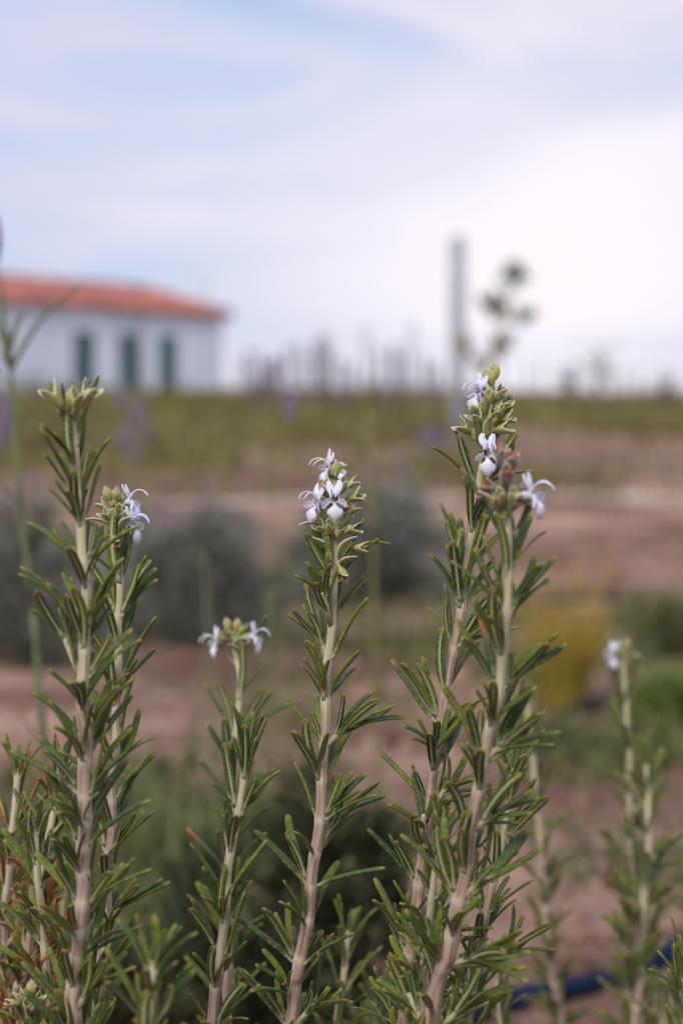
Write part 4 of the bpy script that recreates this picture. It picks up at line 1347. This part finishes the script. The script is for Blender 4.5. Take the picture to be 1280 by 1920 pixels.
# other stems
sprig('rosemary stem half hidden behind the thick right stem, leaves poking out to the right',
      [(962, 1440, .80), (955, 1500, .80), (940, 1580, .80), (918, 1680, .80), (900, 1780, .805), (878, 1925, .81)], .0012, .0021, 108, spacing=.0165, leaf=(.016, .021), twigs=.3, angles=(18, 42), young=.03)
sprig('short stem between the two right rosemary stems, low down',
      [(826, 1545, .765), (820, 1600, .765), (806, 1700, .77), (798, 1800, .775), (790, 1925, .78)], .0010, .0019, 109, spacing=.0165, leaf=(.014, .019), twigs=.2, young=.03)
sprig('blurred short rosemary tip low between the centre stem and right stems',
      [(652, 1745, .93), (648, 1800, .93), (640, 1860, .93), (632, 1930, .93)], .0012, .0018, 110, spacing=.015, leaf=(.017, .021), twigs=.1)
sprig('small rosemary tip at the bottom edge between the left stems and the short stem',
      [(288, 1800, .655), (286, 1850, .655), (282, 1930, .66)], .0012, .0017, 111, spacing=.014, leaf=(.017, .021), twigs=0)
sprig('rosemary stem with many orange withered leaves by the left edge',
      [(112, 1440, .83), (104, 1500, .83), (88, 1600, .83), (66, 1720, .835), (44, 1830, .84), (30, 1930, .845)], .0012, .0022, 112, spacing=.0150, leaf=(.015, .020), twigs=.3, brown=.42, angles=(18, 40), young=.03)
sprig('rosemary stem with orange leaves cut off by the left edge',
      [(34, 1440, .85), (28, 1520, .85), (18, 1620, .85), (8, 1760, .855), (2, 1930, .86)], .0012, .0022, 113, spacing=.0150, leaf=(.015, .020), twigs=.3, brown=.55, angles=(18, 40), young=.03)
sprig('rosemary stem with withered lower leaves just left of the thick left stem',
      [(66, 1545, .80), (70, 1620, .80), (80, 1720, .805), (90, 1830, .81), (96, 1930, .815)], .0011, .002, 114, spacing=.0155, leaf=(.015, .019), twigs=.2, brown=.35, young=.03)
sprig('low rosemary tip with a small pinkish flower cluster in the bottom left corner',
      [(52, 1880, .77), (54, 1900, .77), (58, 1935, .772)], .0011, .0013, 115, spacing=.012, first=.004, leaf=(.012, .015), twigs=0, tip_leaves=2,
      head=[('bud', 56, 1868, -.003, 80, 10, .95), ('calyx', 48, 1880, -.004, 120, 20, .85), ('dry', 38, 1882, -.003, 170, 20, .85), ('calyx', 64, 1880, -.003, 45, 20, .8), ('flower', 70, 1880, -.002, 60, 0, 1, 0, .5), ('calyx', 52, 1890, -.006, 80, 50, .8)])
sprig('rosemary tip poking in at the lower right edge', [(1283, 1790, .80), (1287, 1850, .80), (1290, 1930, .80)], .0012, .0016, 116, spacing=.013, leaf=(.016, .021), twigs=0, first=.002)
# blurred stems behind at the right
sprig('blurred rosemary stem at far right with a small pale flower at its tip',
      [(1166, 1235, 1.22), (1172, 1300, 1.22), (1178, 1400, 1.22), (1180, 1500, 1.22), (1182, 1620, 1.22), (1196, 1780, 1.23), (1205, 1930, 1.24)], .0013, .0022, 117, spacing=.0165, first=.014, leaf=(.015, .019), dens=1.0, twigs=.1, tip_leaves=0, angles=(16, 30), group='blurred rosemary stems behind',
      head=[('flower', 1152, 1228, 0, -40, -10, 0, 0, 1.1), ('bud', 1172, 1218, 0, 80, 10, 1), ('calyx', 1162, 1232, -.003, 120, 30, 1), ('calyx', 1176, 1235, 0, 40, 20, 1)])
sprig('blurred leafy rosemary stem at far right, the shorter and bushier one',
      [(1212, 1430, 1.16), (1214, 1500, 1.16), (1215, 1600, 1.16), (1206, 1700, 1.16), (1198, 1800, 1.165), (1190, 1930, 1.17)], .0014, .0026, 118, spacing=.0165, leaf=(.018, .023), twigs=.5, angles=(22, 48), group='blurred rosemary stems behind')
sprig('blurred rosemary stem rising just right of the thick right stem',
      [(985, 1270, 1.2), (992, 1370, 1.2), (1002, 1470, 1.2), (1012, 1580, 1.2), (1022, 1700, 1.205), (1036, 1820, 1.21), (1052, 1930, 1.22)], .0013, .0025, 119, spacing=.0175, leaf=(.016, .020), dens=.9, twigs=.2, angles=(18, 40), group='blurred rosemary stems behind')
# dim stems deeper in the bush
rf = random.Random(77)
deep = [(700, 1870, 1.05, 'dim blurred shoot at the bottom edge between centre and right stems'),
        (120, 1640, 1.0, 'dim blurred shoot directly behind the thick left stem low down'), (20, 1600, 1.05, 'dim blurred shoot behind the orange leaved stem at the left edge'),
        (930, 1820, .95, 'dim blurred shoot low right of the thick right stem'), (70, 1790, .95, 'dim blurred shoot behind the small flower cluster at bottom left'),
        (1245, 1860, 1.1, 'dim blurred shoot low in the bottom right corner')]
for i, (px, py, d, lab) in enumerate(deep):
    lean = rf.uniform(-30, 30)
    sprig(lab, [(px, py, d), (px + lean * .3, py + 90, d), (px + lean * .7, py + 220, d + .005), (px + lean, max(py + 330, 1935), d + .01)], .0008, .0015, 200 + i, spacing=.0125, leaf=(.016, .021),
          dens=1.0, twigs=.3, brown=.05, joined=True, group='dim shoots low inside the rosemary bush', young=.03)

# ------------------------------------------------------------------ tall blurred stalks behind the rosemary
def tall_stalk(label, pts, r, branches, spikes, d, seed, mat):
    rnd = random.Random(seed)
    W = [at(px, py, d) for px, py in pts]
    e = W[-1]
    g = Vector((e.x + .02, e.y + .03, hz1(e.x + .02, e.y + .03)))
    root = thing('wild_stalk', label, 'stalk', g, 'tall thin stalks behind the rosemary')
    path = catmull([p - g for p in W] + [Vector((0, 0, -.005))], .01)
    n = len(path)
    obj('stem', mesh_from('stem', *tube(path, [r * (.55 + .6 * i / n) for i in range(n)], 8), [mat]), root)
    for b in branches:
        P = [at(px, py, d + .0) - g for px, py in b]
        p2 = catmull(P, .006)
        m = len(p2)
        obj('branch', mesh_from('branch', *tube(p2, [r * (.75 - .45 * i / m) for i in range(m)], 6), [mat]), root)
    for i in range(14 if branches else 6):
        k = rnd.randint(2, int(n * .7)); a = rnd.uniform(0, 6.28)
        dv = Vector((math.cos(a) * .8, math.sin(a) * .8, .9)).normalized()
        o_ = path[k]
        L = rnd.uniform(.018, .035)
        s_ = dv.cross(Vector((0, 0, 1))).normalized()
        V = [o_, o_ + dv * L * .5 + s_ * L * .07, o_ + dv * L, o_ + dv * L * .5 - s_ * L * .07, o_ + dv * L * .5 - s_.cross(dv) * L * .04]
        obj('leaf', mesh_from('leaf', V, [(0, 1, 4), (1, 2, 4), (2, 3, 4), (3, 0, 4)], [mat]), root)
    for px, py, ln in spikes:
        s = obj('spike', SPIKES[0], root, at(px, py, d) - g)
        k = ln / .045; s.scale = (k, k, k)
M_STALK = simple('green_stalk', (0.125, 0.15, 0.07), .7, .25, 40)
M_STALK2 = simple('yellowish_stalk', (0.17, 0.165, 0.06), .7, .25, 40)
tall_stalk('tall branching green stalk at the left edge rising past the house', [(18, 640), (24, 760), (34, 880), (48, 1020), (62, 1150), (75, 1300)], .0028,
           [[(22, 690), (50, 640), (90, 585), (148, 538)], [(20, 660), (8, 610), (0, 540), (-12, 480)], [(22, 680), (6, 640), (-12, 590)], [(20, 650), (30, 610), (45, 585)]],
           [(-14, 490, .03)], 1.45, 1, M_STALK)
tall_stalk('faint yellowish stalk behind the gap right of the centre stem', [(690, 770), (696, 900), (700, 1040), (702, 1200), (704, 1420)], .0026, [[(696, 930), (720, 880), (742, 790)], [(698, 960), (670, 900), (655, 820)]], [], 2.3, 2, M_STALK2)
tall_stalk('faint green stalk between the short stem and the left lavender', [(384, 1040), (388, 1140), (392, 1260), (400, 1480)], .0026, [], [], 2.2, 3, M_STALK)
tall_stalk('faint green stalk left of the centre stem', [(508, 1060), (506, 1150), (502, 1260), (500, 1480)], .0026, [[(506, 1140), (490, 1090), (484, 1050)]], [], 2.2, 4, M_STALK)
tall_stalk('thin purple tipped stalk rising against the green field near centre', [(545, 790), (543, 880), (540, 1000), (536, 1180), (530, 1400)], .0014, [], [(545, 790, .03)], 2.6, 5, M_STALK2)
tall_stalk('thin purple tipped stalk crossing the skyline right of the house', [(512, 715), (510, 850), (514, 1000), (518, 1200), (520, 1420)], .0013, [], [(512, 715, .03)], 2.8, 6, M_STALK2)
